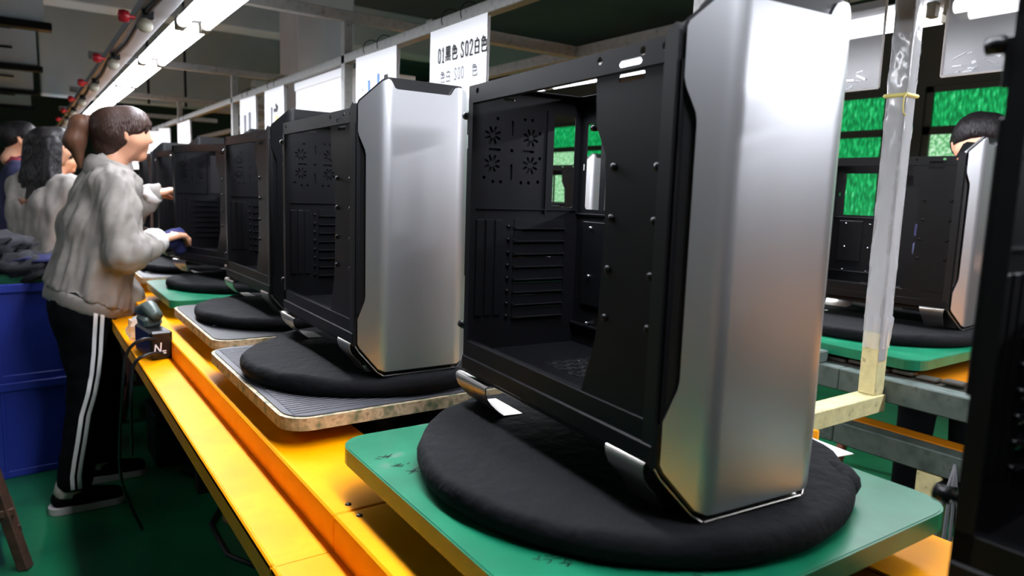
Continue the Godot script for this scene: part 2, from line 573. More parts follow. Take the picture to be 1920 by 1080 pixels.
func panel_outline(notch: bool, grow: float) -> PackedVector2Array:
	var e := 0.1316
	var half := [[0.0793, 0.0], [0.0925, 0.0055], [0.1275, 0.045], [e, 0.053], [e, 0.1], [0.1285, 0.108], [0.1185, 0.135], [0.1169, 0.145], [0.1169, 0.408], [0.1185, 0.417], [0.1295, 0.442], [e, 0.45], [e, 0.498], [0.129, 0.504], [0.097, 0.532], [0.087, 0.5405], [0.078, 0.545]]
	if not notch:
		half = [[0.0793, 0.0], [0.0925, 0.0055], [0.1275, 0.045], [e, 0.053], [e, 0.498], [0.129, 0.504], [0.097, 0.532], [0.087, 0.5405], [0.078, 0.545]]
	var p := PackedVector2Array()
	for q in half: p.append(Vector2(q[0], q[1]))
	if notch:
		for q in [[0.068, 0.545], [0.0625, 0.5435], [0.058, 0.538], [0.0535, 0.5305], [0.049, 0.5285], [-0.059, 0.5285], [-0.064, 0.5305], [-0.068, 0.538], [-0.072, 0.5435], [-0.0765, 0.545]]:
			p.append(Vector2(q[0], q[1]))
	for i in range(half.size() - 1, -1, -1):
		if notch and i == half.size() - 1: continue
		p.append(Vector2(-half[i][0], half[i][1]))
	if grow > 0.0:
		var g := Geometry2D.offset_polygon(p, grow, Geometry2D.JOIN_ROUND)
		return g[0]
	return p

func build_case() -> Node3D:
	var root := Node3D.new()
	root.name = "computer_case"
	var coat: Material = mats["black powder coat"]
	var foot_m: Material = mats["polished aluminium foot"]
	var mb := MB.new()
	shell(mb, panel_outline(true, 0.0), 0.0, 0.003)
	obj("front_panel", mb, mats["brushed silver aluminium"], root)
	# black frame that the panel clips on
	mb = MB.new()
	var tp := panel_outline(false, 0.004)
	shell(mb, tp, 0.0055, 0.0155)
	for sx in [[-0.0505, -0.044], [0.2, 0.2075]]:
		mb.plate(PackedVector2Array([Vector2(0.034, 0.048), Vector2(0.052, 0.048), Vector2(0.052, 0.494), Vector2(0.038, 0.503), Vector2(0.034, 0.5)]), [], sx[0], sx[1], side_xf())
	mb.bb(C(0.0, 0.02, 0.018), C(0.16, 0.5, 0.034))
	obj("front_frame", mb, mats["black plastic"], root)
	# sloping cap over the front with the sockets
	mb = MB.new()
	mb.plate(PackedVector2Array([Vector2(0.004, 0.5285), Vector2(0.014, 0.531), Vector2(0.05, 0.536), Vector2(0.06, 0.53), Vector2(0.075, 0.494), Vector2(0.01, 0.5)]), [], 0.0, 0.16, side_xf())
	var io := obj("socket_strip", mb, mats["black plastic"], root)
	var slope := Basis(Vector3.RIGHT, 0.14)
	var k_mesh := MB.new()
	for p in [[0.03, 0.014], [0.05, 0.014], [0.1, 0.014], [0.118, 0.014]]:
		var s := MB.new()
		s.box(C(p[0], 0.534, 0.03), Vector3(0.0135, 0.002, 0.006), 0.0005, slope)
		obj("usb_socket", s, mats["bright steel"], io)
	for p in [0.034, 0.048, 0.11]:
		var s := MB.new(true)
		s.tube([C(p, 0.53, 0.016), C(p, 0.5335, 0.016)], 0.003, 10)
		obj("jack_socket", s, mats["dark steel screw"], io)
	var pb := MB.new()
	pb.box(C(0.08, 0.534, 0.022), Vector3(0.012, 0.003, 0.008), 0.001, slope)
	obj("power_button", pb, mats["glossy black front"], io)
	# top frame
	mb = MB.new()
	var holes := []
	for b in [0.161, 0.087, 0.053, 0.464]: holes.append(ngon(Vector2(b, 0.4835), 0.0045))
	holes.append(slot(Vector2(0.107, 0.4745), 0.038, 0.007, 0.0))
	mb.plate(PackedVector2Array([Vector2(0.035, 0.467), Vector2(0.492, 0.467), Vector2(0.492, 0.493), Vector2(0.035, 0.493)]), holes, -0.0493, -0.048, side_xf())
	mb.bb(C(-0.048, 0.4917, 0.035), C(-0.034, 0.493, 0.492))
	mb.bb(C(-0.048, 0.467, 0.035), C(-0.038, 0.4682, 0.492))
	obj("top_rail", mb, coat, root)
	mb = MB.new()
	mb.bb(C(0.142, 0.4917, 0.05), C(0.209, 0.493, 0.47))
	mb.plate(PackedVector2Array([Vector2(0.035, 0.467), Vector2(0.492, 0.467), Vector2(0.492, 0.493), Vector2(0.035, 0.493)]), [], 0.208, 0.2093, side_xf())
	obj("top_rail", mb, coat, root)
	mb = MB.new()
	mb.bb(C(-0.048, 0.4917, 0.466), C(0.208, 0.4932, 0.492))
	mb.bb(C(-0.048, 0.4917, 0.034), C(0.208, 0.4932, 0.06))
	obj("top_crossbar", mb, coat, root)
	# bottom rails
	for side in [-1, 1]:
		mb = MB.new()
		var x0 := -0.0493 if side < 0 else 0.2093
		mb.bb(C(x0, 0.0735, 0.035), C(x0 - side * 0.0012, 0.097, 0.492))
		mb.bb(C(x0, 0.096, 0.035), C(x0 - side * 0.012, 0.0975, 0.492), 0.0004)
		mb.bb(C(x0 + side * 0.0025, 0.05, 0.035), C(x0 - side * 0.012, 0.0735, 0.492), 0.0018)
		obj("bottom_rail", mb, coat, root)
	mb = MB.new()
	mb.bb(C(-0.04, 0.078, 0.03), C(0.2, 0.0795, 0.488))
	mb.bb(C(-0.036, 0.036, 0.05), C(0.196, 0.05, 0.47), 0.002)
	var fl := obj("floor_plate", mb, coat, root)
	mb = MB.new()
	var seg := 0.012
	for i in 14:
		for j in 12:
			mb.box(C(0.03 + i * seg * 0.9, 0.0802, 0.15 + j * seg * 1.6), Vector3(0.0075, 0.0022, 0.013), 0.0008, Basis(Vector3.UP, 0.5 if (i + j) % 2 else -0.5))
	obj("perforated_grille", mb, mats["black perforated mesh"], fl)
	# rear panel
	mb = MB.new()
	holes = [rrect(0.107, 0.311, 0.149, 0.463, 0.004)]
	for cx in [[-0.008, 0.422], [0.062, 0.422], [-0.008, 0.378], [0.062, 0.378]]:
		for a in 4:
			var t := PI / 4 * a + PI / 8
			for sg in [-1, 1]:
				holes.append(slot(Vector2(cx[0], cx[1]) + Vector2(cos(t), sin(t)) * 0.0095 * sg, 0.011, 0.0038, t))
	for q in [[0.027, 0.435, PI / 2, 0.024], [0.027, 0.366, PI / 2, 0.026], [-0.004, 0.4, 0.0, 0.022], [0.058, 0.4, 0.0, 0.022], [0.02, 0.479, 0.0, 0.02]]:
		holes.append(slot(Vector2(q[0], q[1]), q[3], 0.0042, q[2]))
	holes.append(ngon(Vector2(0.027, 0.4), 0.003))
	for q in [[-0.022, 0.356], [-0.006, 0.35], [0.008, 0.35], [0.046, 0.35], [0.06, 0.35], [0.078, 0.352], [0.079, 0.43], [0.08, 0.39], [0.0, 0.448], [0.05, 0.45], [0.064, 0.45]]:
		holes.append(ngon(Vector2(q[0], q[1]), 0.003, 8))
	for k in 8:
		holes.append(PackedVector2Array([Vector2(0.037, 0.131 + k * 0.021), Vector2(0.132, 0.131 + k * 0.021), Vector2(0.132, 0.145 + k * 0.021), Vector2(0.037, 0.145 + k * 0.021)]))
	mb.plate(PackedVector2Array([Vector2(-0.049, 0.05), Vector2(0.209, 0.05), Vector2(0.209, 0.29), Vector2(0.167, 0.29), Vector2(0.167, 0.47), Vector2(0.209, 0.47), Vector2(0.209, 0.493), Vector2(-0.049, 0.493)]), holes, -0.489, -0.4878, rear_xf())
	mb.bb(C(-0.034, 0.338, 0.4925), C(0.094, 0.458, 0.4935))
	mb.bb(C(-0.0493, 0.05, 0.478), C(-0.048, 0.493, 0.492))
	mb.bb(C(-0.0493, 0.42, 0.49), C(-0.046, 0.455, 0.497), 0.001)
	mb.bb(C(-0.0493, 0.2, 0.49), C(-0.046, 0.4, 0.4955), 0.001)
	mb.bb(C(0.209, 0.05, 0.478), C(0.2077, 0.493, 0.492))
	mb.bb(C(0.091, 0.3, 0.483), C(0.0935, 0.468, 0.488))
	mb.bb(C(-0.034, 0.3065, 0.484), C(0.155, 0.3085, 0.488))
	var rp := obj("rear_panel", mb, coat, root)
	for k in 8:
		var s := MB.new()
		var y := 0.1285 + k * 0.021
		s.bb(C(0.036, y + 0.001, 0.4865), C(0.133, y + 0.0165, 0.4878), 0.0004)
		s.bb(C(0.034, y - 0.0005, 0.482), C(0.134, y + 0.0013, 0.4872), 0.0004)
		s.box(C(0.0365, y + 0.002, 0.4845), Vector3(0.006, 0.0015, 0.005), 0.0003, Basis(Vector3(0, 0, 1), -0.7))
		obj("slot_cover", s, mats["glossy black front"], rp)
		var w := MB.new(true)
		w.tube([C(0.025, y + 0.004, 0.488), C(0.025, y + 0.004, 0.4835)], 0.0028, 8)
		obj("slot_screw", w, mats["dark steel screw"], rp)
	for k in 3:
		var s := MB.new()
		s.bb(C(-0.034 + k * 0.017, 0.135, 0.4845), C(-0.021 + k * 0.017, 0.29, 0.4878), 0.0008)
		obj("slot_cover", s, coat, rp)
	# motherboard tray with its openings
	mb = MB.new()
	holes = [rrect(0.33, 0.31, 0.468, 0.452, 0.006), slot(Vector2(0.475, 0.38), 0.012, 0.004, PI / 2)]
	for y in [0.13, 0.19, 0.25]: holes.append(rrect(0.2, y, 0.222, y + 0.04, 0.006))
	mb.plate(PackedVector2Array([Vector2(0.13, 0.079), Vector2(0.488, 0.079), Vector2(0.488, 0.49), Vector2(0.13, 0.49)]), holes, 0.16, 0.1612, side_xf())
	mb.bb(C(0.157, 0.3, 0.3), C(0.16, 0.303, 0.488), 0.0005)
	mb.bb(C(0.156, 0.15, 0.385), C(0.16, 0.29, 0.465), 0.001)
	mb.bb(C(0.153, 0.112, 0.3), C(0.16, 0.116, 0.488), 0.0005)
	var tray := obj("motherboard_tray", mb, coat, root)
	for q in [[0.44, 0.28], [0.36, 0.28], [0.44, 0.2], [0.36, 0.2], [0.44, 0.12], [0.36, 0.12]]:
		var s := MB.new(true)
		s.tube([C(0.16, q[1], q[0]), C(0.152, q[1], q[0])], 0.0025, 6)
		obj("standoff", s, mats["bright steel"], tray)
	# cover plate near the front, with its bolts
	mb = MB.new()
	mb.plate(PackedVector2Array([Vector2(0.03, 0.097), Vector2(0.172, 0.097), Vector2(0.166, 0.115), Vector2(0.149, 0.165), Vector2(0.1455, 0.19), Vector2(0.1415, 0.285), Vector2(0.1455, 0.378), Vector2(0.1655, 0.412), Vector2(0.17, 0.467), Vector2(0.03, 0.467)]),
		[rrect(0.086, 0.456, 0.128, 0.464, 0.0015, 2)], -0.0462, -0.045, side_xf())
	mb.bb(C(-0.0475, 0.097, 0.047), C(-0.0455, 0.467, 0.0485), 0.0005)
	mb.bb(C(-0.045, 0.46, 0.05), C(-0.03, 0.4612, 0.165))
	mb.bb(C(-0.045, 0.11, 0.032), C(0.2, 0.46, 0.036))
	var cover := obj("cover_plate", mb, coat, root)
	for q in [[0.129, 0.365], [0.057, 0.364], [0.129, 0.308], [0.057, 0.308], [0.131, 0.25], [0.058, 0.25], [0.132, 0.194], [0.058, 0.194]]:
		var s := MB.new(true)
		s.lathe([Vector2(0.0046, 0.0), Vector2(0.0046, 0.002), Vector2(0.0034, 0.0034), Vector2(0.0, 0.0036)], 12, Transform3D(Basis(Vector3(0, 0, 1), PI / 2), C(-0.0462, q[1], q[0])))
		obj("bolt", s, mats["dark steel screw"], cover)
	# aluminium feet: a bent plate at each corner
	for side in [-1, 1]:
		var x0 := -0.0545 if side < 0 else 0.2145
		mb = MB.new()
		bent_foot(mb, x0, side, 0.4, 0.51, 0.042)
		obj("foot", mb, foot_m, root)
		mb = MB.new()
		bent_foot(mb, x0, side, 0.04, 0.113, 0.053)
		obj("foot", mb, foot_m, root)
	# bright lip that follows the bottom of the panel
	mb = MB.new()
	var lip := []
	for q in [[-0.138, 0.049], [-0.1295, 0.036], [-0.0945, -0.002], [-0.081, -0.0095], [0.081, -0.0095], [0.0945, -0.002], [0.1295, 0.036], [0.138, 0.049]]:
		var r := sec(q[0], 0.007)
		lip.append(C(r.x, q[1], r.y))
	for i in lip.size() - 1: mb.beam(lip[i], lip[i + 1], 0.009, 0.0022, 0.0007)
	obj("bottom_lip", mb, foot_m, root)
	mb = MB.new()
	mb.bb(C(0.0, -0.012, 0.02), C(0.16, 0.05, 0.1), 0.004)
	obj("front_base", mb, mats["black plastic"], root)
	# thumb screws behind
	for q in [[-0.046, 0.45], [-0.046, 0.12], [0.2, 0.45], [0.2, 0.12]]:
		var s := MB.new(true)
		s.tube([C(q[0], q[1], 0.49), C(q[0], q[1], 0.497), C(q[0], q[1], 0.4975), C(q[0], q[1], 0.509)], [0.003, 0.003, 0.0065, 0.0062], 10)
		obj("thumb_screw", s, mats["dark steel screw"], root)
	return root

# a plate rolled over at the top, curving in under the case to its sole
func bent_foot(mb: MB, x0: float, side: int, b0: float, b1: float, top: float):
	var prof := [[0.012, top - 0.001], [0.006, top + 0.0005], [0.002, top - 0.001], [0.0, top - 0.004], [0.0005, top - 0.012], [0.004, top - 0.021], [0.011, top - 0.03], [0.022, top - 0.041], [0.036, -0.0095], [0.07, -0.0105]]
	mb.grp = 0
	for i in prof.size() - 1:
		var p: Array = prof[i]
		var q: Array = prof[i + 1]
		var cut0 := 0.012 * i / prof.size()
		var cut1 := 0.012 * (i + 1) / prof.size()
		for t in [0.0, 0.002]:
			mb.quad(C(x0 - side * (p[0] + t), p[1], b0 + cut0), C(x0 - side * (q[0] + t), q[1], b0 + cut1), C(x0 - side * (q[0] + t), q[1], b1 - cut1), C(x0 - side * (p[0] + t), p[1], b1 - cut0))
		mb.grp = -1
		for e in [[b0 + cut0, b0 + cut1], [b1 - cut0, b1 - cut1]]:
			mb.quad(C(x0 - side * p[0], p[1], e[0]), C(x0 - side * q[0], q[1], e[1]), C(x0 - side * (q[0] + 0.002), q[1], e[1]), C(x0 - side * (p[0] + 0.002), p[1], e[0]))
		mb.grp = 0
	mb.grp = -1

# the panel's front corner is given as (w, y, u), with the turn from the line
func place_case(w: float, y: float, u: float, turn: float, label: String, group: String, black := false) -> Node3D:
	var o: Node3D
	if case_root == null:
		case_root = build_case()
		o = case_root
	else:
		o = case_root.duplicate()
	o.name = numbered("computer_case")
	add_child(o)
	o.rotation.y = turn
	o.position = V(w, y, u) - Basis(Vector3.UP, turn) * CO
	tag(o, label, "computer case", group)
	for c in o.get_children():
		if c.name == "front_panel": c.material_override = mats["glossy black front"] if black else mats["brushed silver aluminium"]
		if black and (String(c.name).begins_with("foot") or c.name == "bottom_lip"): c.material_override = mats["polished aluminium foot"]
	return o

# round cushion of black cloth, lying on a board
var cushion_mesh := {}
func cushion(w: float, y: float, u: float, r: float, h: float, turn: float, sd: int, label: String) -> Node3D:
	var o := thing("round_cushion", label, "cushion", V(w, y, u), turn, "round cushions under the computer cases")
	var n := FastNoiseLite.new()
	n.seed = sd
	n.frequency = 9.0
	n.fractal_octaves = 3
	var mb := MB.new(true)
	var prof := []
	for k in 5: prof.append(Vector2((r - h * 0.42) * k / 4.0, h * (1.0 + 0.03 * cos(k * 0.7))))
	for k in range(1, 9):
		var t := PI / 2 - PI * k / 8.0 * 0.93
		prof.append(Vector2(r - h * 0.42 + h * 0.42 * cos(t) , h * 0.5 + h * 0.5 * sin(t)))
	prof.append(Vector2(r - h * 0.6, 0.0))
	prof.append(Vector2(0.0, 0.0))
	var seg := 96
	var ring := []
	for p in prof:
		var row := []
		for k in seg:
			var a := TAU * k / seg
			var edge := smoothstep(0.6, 1.0, p.x / r)
			var q := Vector3(p.x * cos(a), p.y, p.x * sin(a))
			var nn := n.get_noise_3d(q.x, q.y * 0.6, q.z)
			var nb := n.get_noise_3d(q.x * 0.35 + 7.0, 0.0, q.z * 0.35)
			var rr: float = p.x * (1.0 + edge * (0.02 * nb + 0.012 * nn))
			row.append(Vector3(rr * cos(a), p.y * (1.0 + edge * (0.14 * nb + 0.14 * nn)) if p.y > 0.0 else 0.0, rr * sin(a)))
		ring.append(row)
	for i in ring.size() - 1:
		for k in seg:
			var k2 := (k + 1) % seg
			mb.quad(ring[i][k], ring[i][k2], ring[i + 1][k2], ring[i + 1][k])
	obj("cover", mb, mats["black cushion cloth"], o)
	return o

func knot(o: Node3D, ang: float, r: float, h: float, big := 1.0):
	var mb := MB.new(true)
	var d := Vector3(cos(ang), 0, sin(ang))
	var e := Vector3(-sin(ang), 0, cos(ang))
	var pts := []
	var rad := []
	for k in 7:
		var t := k / 6.0
		pts.append(d * (r - 0.03 + 0.024 * sin(t * PI)) + Vector3(0, 0.026 + 0.004 * cos(t * 5.0), 0) + e * (t - 0.5) * 0.1 * big)
		rad.append(0.005 + 0.0165 * big * sin(t * PI))
	mb.tube(pts, rad, 10)
	obj("bunched_cloth", mb, mats["black cushion cloth"], o)

# ---------- the hall ----------
func hall():
	var wall: Material = mats["grey wall paint"]
	var mb := MB.new()
	mb.bb(V(-4.2, -0.1, -4.2), V(6.8, 0.0, 16.2))
	struct("floor", mb, mats["green floor paint"])
	mb = MB.new()
	mb.bb(V(-4.2, 3.3, -4.2), V(6.8, 3.4, 16.2))
	struct("ceiling", mb, mats["dark ceiling paint"])
	mb = MB.new()
	mb.bb(V(-4.2, 0, -4.2), V(-4.0, 3.3, 16.2))
	struct("wall_left", mb, wall)
	mb = MB.new()
	mb.bb(V(-4.0, 0, -4.2), V(6.6, 3.3, -4.0))
	struct("wall_back", mb, wall)
	mb = MB.new()
	mb.bb(V(-4.0, 0, 16.0), V(6.6, 3.3, 16.2))
	struct("wall_front", mb, mats["brown wall paint"])
	# wall with the windows: openings between u = 0.4 and 14
	mb = MB.new()
	var holes := []
	for k in 5:
		var u0 := 0.7 + k * 2.7
		holes.append(PackedVector2Array([Vector2(u0, 1.0), Vector2(u0 + 2.4, 1.0), Vector2(u0 + 2.4, 2.26), Vector2(u0, 2.26)]))
	mb.plate(PackedVector2Array([Vector2(-4.0, 0), Vector2(16.0, 0), Vector2(16.0, 3.3), Vector2(-4.0, 3.3)]), holes, 6.5, 6.7, Transform3D(Basis(Vector3(0, 0, -1), Vector3(0, 1, 0), Vector3(1, 0, 0)), Vector3.ZERO))
	struct("wall_right", mb, mats["brown wall paint"])
	for k in 5:
		var u0 := 0.7 + k * 2.7
		var win := Node3D.new()
		win.name = "window_%d" % (k + 1)
		win.set_meta("kind", "structure")
		add_child(win)
		mb = MB.new()
		mb.bb(V(6.52, 1.0, u0), V(6.58, 1.05, u0 + 2.4))
		mb.bb(V(6.52, 2.21, u0), V(6.58, 2.26, u0 + 2.4))
		mb.bb(V(6.52, 1.85, u0), V(6.58, 1.92, u0 + 2.4))
		for j in 4: mb.bb(V(6.52, 1.0, u0 + j * 0.78), V(6.58, 2.26, u0 + j * 0.78 + 0.06))
		obj("window_frame", mb, mats["window bars"], win)
		for j in 3:
			var p := MB.new()
			p.bb(V(6.55, 1.92, u0 + 0.06 + j * 0.78), V(6.556, 2.21, u0 + 0.78 + j * 0.78))
			obj("pane", p, mats["green netting window"], win)
			p = MB.new()
			p.bb(V(6.55, 1.05, u0 + 0.06 + j * 0.78), V(6.556, 1.85, u0 + 0.78 + j * 0.78))
			obj("pane", p, mats["pale window"] if (j + k) % 2 == 0 else mats["green netting window"], win)
	# deep beam and pale upper wall at the far end, pillar
	mb = MB.new()
	mb.bb(V(0.25, 2.2, 10.0), V(3.0, 3.3, 10.3), 0.01)
	struct("wall_upper", mb, wall)
	mb = MB.new()
	mb.bb(V(1.95, 0, 6.0), V(2.45, 3.3, 6.5), 0.01)
	struct("pillar", mb, wall)
	mb = MB.new()
	mb.bb(V(-4.0, 2.85, 7.9), V(6.5, 3.3, 8.25), 0.01)
	struct("beam", mb, wall)
	mb = MB.new()
	mb.bb(V(-4.0, 2.95, 3.4), V(6.5, 3.3, 3.75), 0.01)
	struct("beam_001", mb, mats["dark ceiling paint"])
	mb = MB.new()
	mb.bb(V(2.4, 1.7, 9.0), V(5.2, 2.5, 9.2), 0.01)
	struct("wall_partition", mb, wall)
	# painted bars, pipes
	for q in [[0.95, 2.25, 7.0], [1.25, 2.35, 7.0]]:
		mb = MB.new()
		mb.bb(V(q[0], 1.9, q[2]), V(q[0] + 0.02, 3.3, q[2] + 0.02))
		tag(obj("hanging_rod", mb, mats["dark steel screw"]), "thin dark rod hanging from the ceiling above the line", "rod", "thin ceiling rods")
	# hanging slatted panels above the aisle
	for k in 4:
		var u := 5.7 + k * 2.2
		var p := thing("slatted_panel", "grey slatted panel hung from the ceiling over the aisle", "panel", V(-1.2, 2.2, u), 0.0, "hanging slatted panels")
		mb = MB.new()
		mb.bb(Vector3(-1.4, 0.02, -0.02), Vector3(1.38, 1.1, 0.02))
		obj("board", mb, wall, p)
		mb = MB.new()
		mb.bb(Vector3(-1.42, -0.02, -0.05), Vector3(1.42, 0.03, 0.05), 0.004)
		obj("bottom_bar", mb, mats["dark steel screw"], p)
		for j in 5:
			mb = MB.new()
			mb.bb(Vector3(-1.35, 0.16 + j * 0.17, 0.02), Vector3(1.2, 0.18 + j * 0.17, 0.035), 0.004)
			obj("slat", mb, mats["dark steel screw"], p)

# ---------- lamps ----------
func lamp(w: float, y: float, u0: float, u1: float, wide: float, e: float, label: String, group: String):
	var t := thing("fluorescent_lamp", label, "lamp", V(w, y, (u0 + u1) / 2), 0.0, group)
	var L := u1 - u0
	var mb := MB.new()
	mb.bb(Vector3(-wide * 0.24, 0.02, -L / 2), Vector3(wide * 0.24, 0.055, L / 2), 0.004)
	obj("batten", mb, mats["lamp reflector"], t)
	for s in [-1, 1]:
		mb = MB.new(true)
		mb.tube([Vector3(s * wide * 0.32, 0.008, -L / 2 + 0.03), Vector3(s * wide * 0.32, 0.008, L / 2 - 0.03)], 0.019, 12)
		obj("tube", mb, mats["lamp tube glow"], t)
		for z in [-1, 1]:
			mb = MB.new()
			mb.bb(Vector3(s * wide * 0.32 - 0.016, -0.012, z * (L / 2 - 0.03)), Vector3(s * wide * 0.32 + 0.016, 0.032, z * (L / 2 - 0.004)), 0.003)
			obj("lamp_holder", mb, mats["beige plastic"], t)
	for z in [-1, 1]:
		mb = MB.new()
		mb.bb(Vector3(-0.006, 0.05, z * L * 0.35 - 0.006), Vector3(0.006, 0.1, z * L * 0.35 + 0.006))
		obj("hanger", mb, mats["lamp channel grey"], t)
	var a := AreaLight3D.new()
	a.name = "lamp_light"
	a.area_size = Vector2(wide, L)
	a.light_energy = e
	a.light_color = Color(0.95, 0.965, 1.0)
	a.area_range = 20.0
	a.shadow_enabled = true
	t.add_child(a)
	a.position = Vector3(0, -0.016, 0)
	a.rotation.x = -PI / 2

func lamps():
	for k in 12:
		var u0 := -0.1 + k * 0.98
		lamp(0.54, 1.78, u0, u0 + 0.965, 0.126, LAMP_A, "fluorescent lamp in the row above the assembly line with posts and signs", "lamps above the yellow line")
	for k in 10:
		var u0 := -1.9 + k * 0.98
		lamp(2.255, 1.78, u0, u0 + 0.965, 0.15, LAMP_B, "fluorescent lamp in the row above the second line near the windows", "lamps above the second line")
	for k in 3:
		var u0 := 1.9 + k * 1.19
		lamp(-1.2, 2.0, u0, u0 + 1.17, 0.15, LAMP_C, "fluorescent lamp in the row above the aisle behind the stool and crates", "lamps above the aisle")
	# channel beside the first row, with its cable
	var mb := MB.new()
	mb.bb(V(0.362, 1.805, 2.1), V(0.465, 1.838, 11.0), 0.004)
	var ch := obj("cable_tray", mb, mats["lamp channel grey"])
	tag(ch, "grey metal cable tray running beside the lamp row", "cable tray")
	mb = MB.new(true)
	var pts := []
	for k in 40: pts.append(V(0.39 + 0.006 * sin(k * 1.3), 1.795 + 0.002 * sin(k * 0.9), 2.1 + k * 0.225))
	mb.tube(pts, 0.009, 6)
	tag(obj("power_cable", mb, mats["black cable"]), "black power cable running along the grey cable tray", "cable")
	for k in 6:
		var u := 2.79 + k * 1.02
		var t := thing("air_coupling", "beige coupling with a red knob on the cable tray", "coupling", V(0.378, 1.775, u), 0.0, "couplings with red knobs along the cable tray")
		mb = MB.new(true)
		mb.lathe([Vector2(0.0, -0.012), Vector2(0.022, -0.012), Vector2(0.026, 0.0), Vector2(0.022, 0.012), Vector2(0.0, 0.012)], 16, Transform3D(Basis(Vector3(1, 0, 0), PI / 2), Vector3(0.0, -0.02, 0)))
		obj("housing", mb, mats["beige plastic"], t)
		mb = MB.new(true)
		mb.lathe([Vector2(0.0, -0.02), Vector2(0.018, -0.016), Vector2(0.022, 0.0), Vector2(0.018, 0.014), Vector2(0.006, 0.018), Vector2(0.006, 0.034), Vector2(0.0, 0.034)], 14, Transform3D(Basis(Vector3(0, 0, 1), -PI / 2), Vector3(-0.062, 0.0, 0)))
		obj("knob", mb, mats["red plastic"], t)
		mb = MB.new()
		mb.bb(Vector3(-0.01, 0.0, -0.012), Vector3(0.03, 0.035, 0.012), 0.003)
		obj("bracket", mb, mats["dark steel screw"], t)

# ---------- the yellow line ----------
func yellow_line(w0: float, w1: float, ua: float, ub: float, label: String, seams: Array):
	# w0, w1: edges of the raised deck
	var t := thing("conveyor", label, "conveyor", V(0, 0, 0))
	var m: Material = mats["yellow line paint"]
	var mid := (w0 + w1) / 2
	var cuts := [ua] + seams + [ub]
	for i in cuts.size() - 1:
		var a: float = cuts[i] + 0.0008
		var b: float = cuts[i + 1] - 0.0008
		for s in [-1, 1]:
			var e := w0 if s < 0 else w1
			var mb := MB.new()
			# deck, face, ledge and lip in one bent sheet
			mb.bb(V(e, 0.757, a), V(mid + s * 0.178, 0.765, b), 0.003)
			mb.bb(V(e, 0.705, a), V(e - s * 0.004, 0.762, b), 0.0015)
			mb.bb(V(e, 0.706, a), V(e + s * 0.088, 0.711, b))
			mb.bb(V(e + s * 0.088, 0.672, a), V(e + s * 0.0815, 0.715, b), 0.0025)
			mb.bb(V(mid + s * 0.178, 0.66, a), V(mid + s * 0.182, 0.765, b), 0.0015)
			obj("deck_panel", mb, m, t)
			for q in [a + 0.02, b - 0.02]:
				var sc := MB.new(true)
				sc.lathe([Vector2(0.005, 0.0), Vector2(0.004, 0.0015), Vector2(0.0, 0.0018)], 8, Transform3D(Basis(), V(e - s * 0.03, 0.765, q)))
				obj("screw", sc, mats["dark steel screw"], t)
	for i in cuts.size() - 1:
		var sk := MB.new()
		sk.bb(V(w1 - 0.1, 0.03, cuts[i] + 0.004), V(w1 - 0.085, 0.66, cuts[i + 1] - 0.004), 0.002)
		obj("skirt_panel", sk, mats["dark wood"], t)
	var mb2 := MB.new()
	mb2.bb(V(mid - 0.18, 0.655, ua), V(mid + 0.18, 0.662, ub))
	obj("trough", mb2, mats["oily steel"], t)
	for s in [-1, 1]:
		mb2 = MB.new()
		mb2.bb(V(mid + s * 0.10, 0.662, ua), V(mid + s * 0.13, 0.742, ub), 0.003)
		obj("chain_rail", mb2, mats["oily steel"], t)
	for k in int((ub - ua) / 1.8):
		var u := ua + 0.75 + k * 1.8
		for s in [-1, 1]:
			mb2 = MB.new()
			mb2.bb(V(mid + s * 0.12, 0.0, u), V(mid + s * 0.17, 0.66, u + 0.06), 0.003)
			obj("leg", mb2, mats["oily steel"], t)
		mb2 = MB.new()
		mb2.bb(V(mid - 0.33, 0.62, u + 0.004), V(mid + 0.33, 0.657, u + 0.056), 0.002)
		obj("crossbar", mb2, mats["cream frame paint"], t)

# square carrier board, centre given on the line
func board(w: float, top: float, u: float, half: float, turn: float, style: String, label: String, bed := 0.7425) -> Node3D:
	var th := 0.027
	var o := thing("carrier_board", label, "board", V(w, top - th, u), turn, "carrier boards on the lines")
	var xf := Transform3D(Basis(Vector3(1, 0, 0), Vector3(0, 0, -1), Vector3(0, 1, 0)), Vector3.ZERO)
	var mb := MB.new()
	if style == "green":
		mb.prism(rrect(-half, -half, half, half, 0.05, 6), 0.001, th - 0.001, xf)
		mb.prism(rrect(-half + 0.0025, -half + 0.0025, half - 0.0025, half - 0.0025, 0.049, 6), 0.0, th, xf)
		obj("panel", mb, mats["green board paint"], o)
	else:
		mb.prism(rrect(-half, -half, half, half, 0.05, 6), 0.0, th - 0.004, xf)
		obj("panel", mb, mats["chipped wood edge"], o)
		mb = MB.new()
		mb.prism(rrect(-half + 0.008, -half + 0.008, half - 0.008, half - 0.008, 0.044, 6), th - 0.004, th - 0.0015, xf)
		if style == "ribbed":
			for k in 45:
				var x := -half + 0.03 + k * (half * 2 - 0.06) / 44.0
				mb.bb(Vector3(-half + 0.02, th - 0.0015, x - 0.003), Vector3(half - 0.02, th, x + 0.003), 0.0007)
			obj("ribbed_mat", mb, mats["grey ribbed rubber"], o)
		else:
			obj("mat", mb, mats["black rubber mat"], o)
			var rng := RandomNumberGenerator.new()
			rng.seed = int(u * 100)
			mb = MB.new()
			for k in 14: mb.box(Vector3(-half + 0.05 + k * 0.02, th + 0.0004, half * 0.35 + k * 0.011 + rng.randf_range(-0.002, 0.002)), Vector3(0.022, 0.001, rng.randf_range(0.003, 0.011)), 0.0, Basis(Vector3.UP, -0.5))
			obj("torn_tape", mb, mats["white paper"], o)
	mb = MB.new()
	mb.bb(Vector3(-0.14, bed - top + th, -0.16), Vector3(0.14, 0.0, 0.16), 0.004)
	obj("carriage", mb, mats["oily steel"], o)
	return o

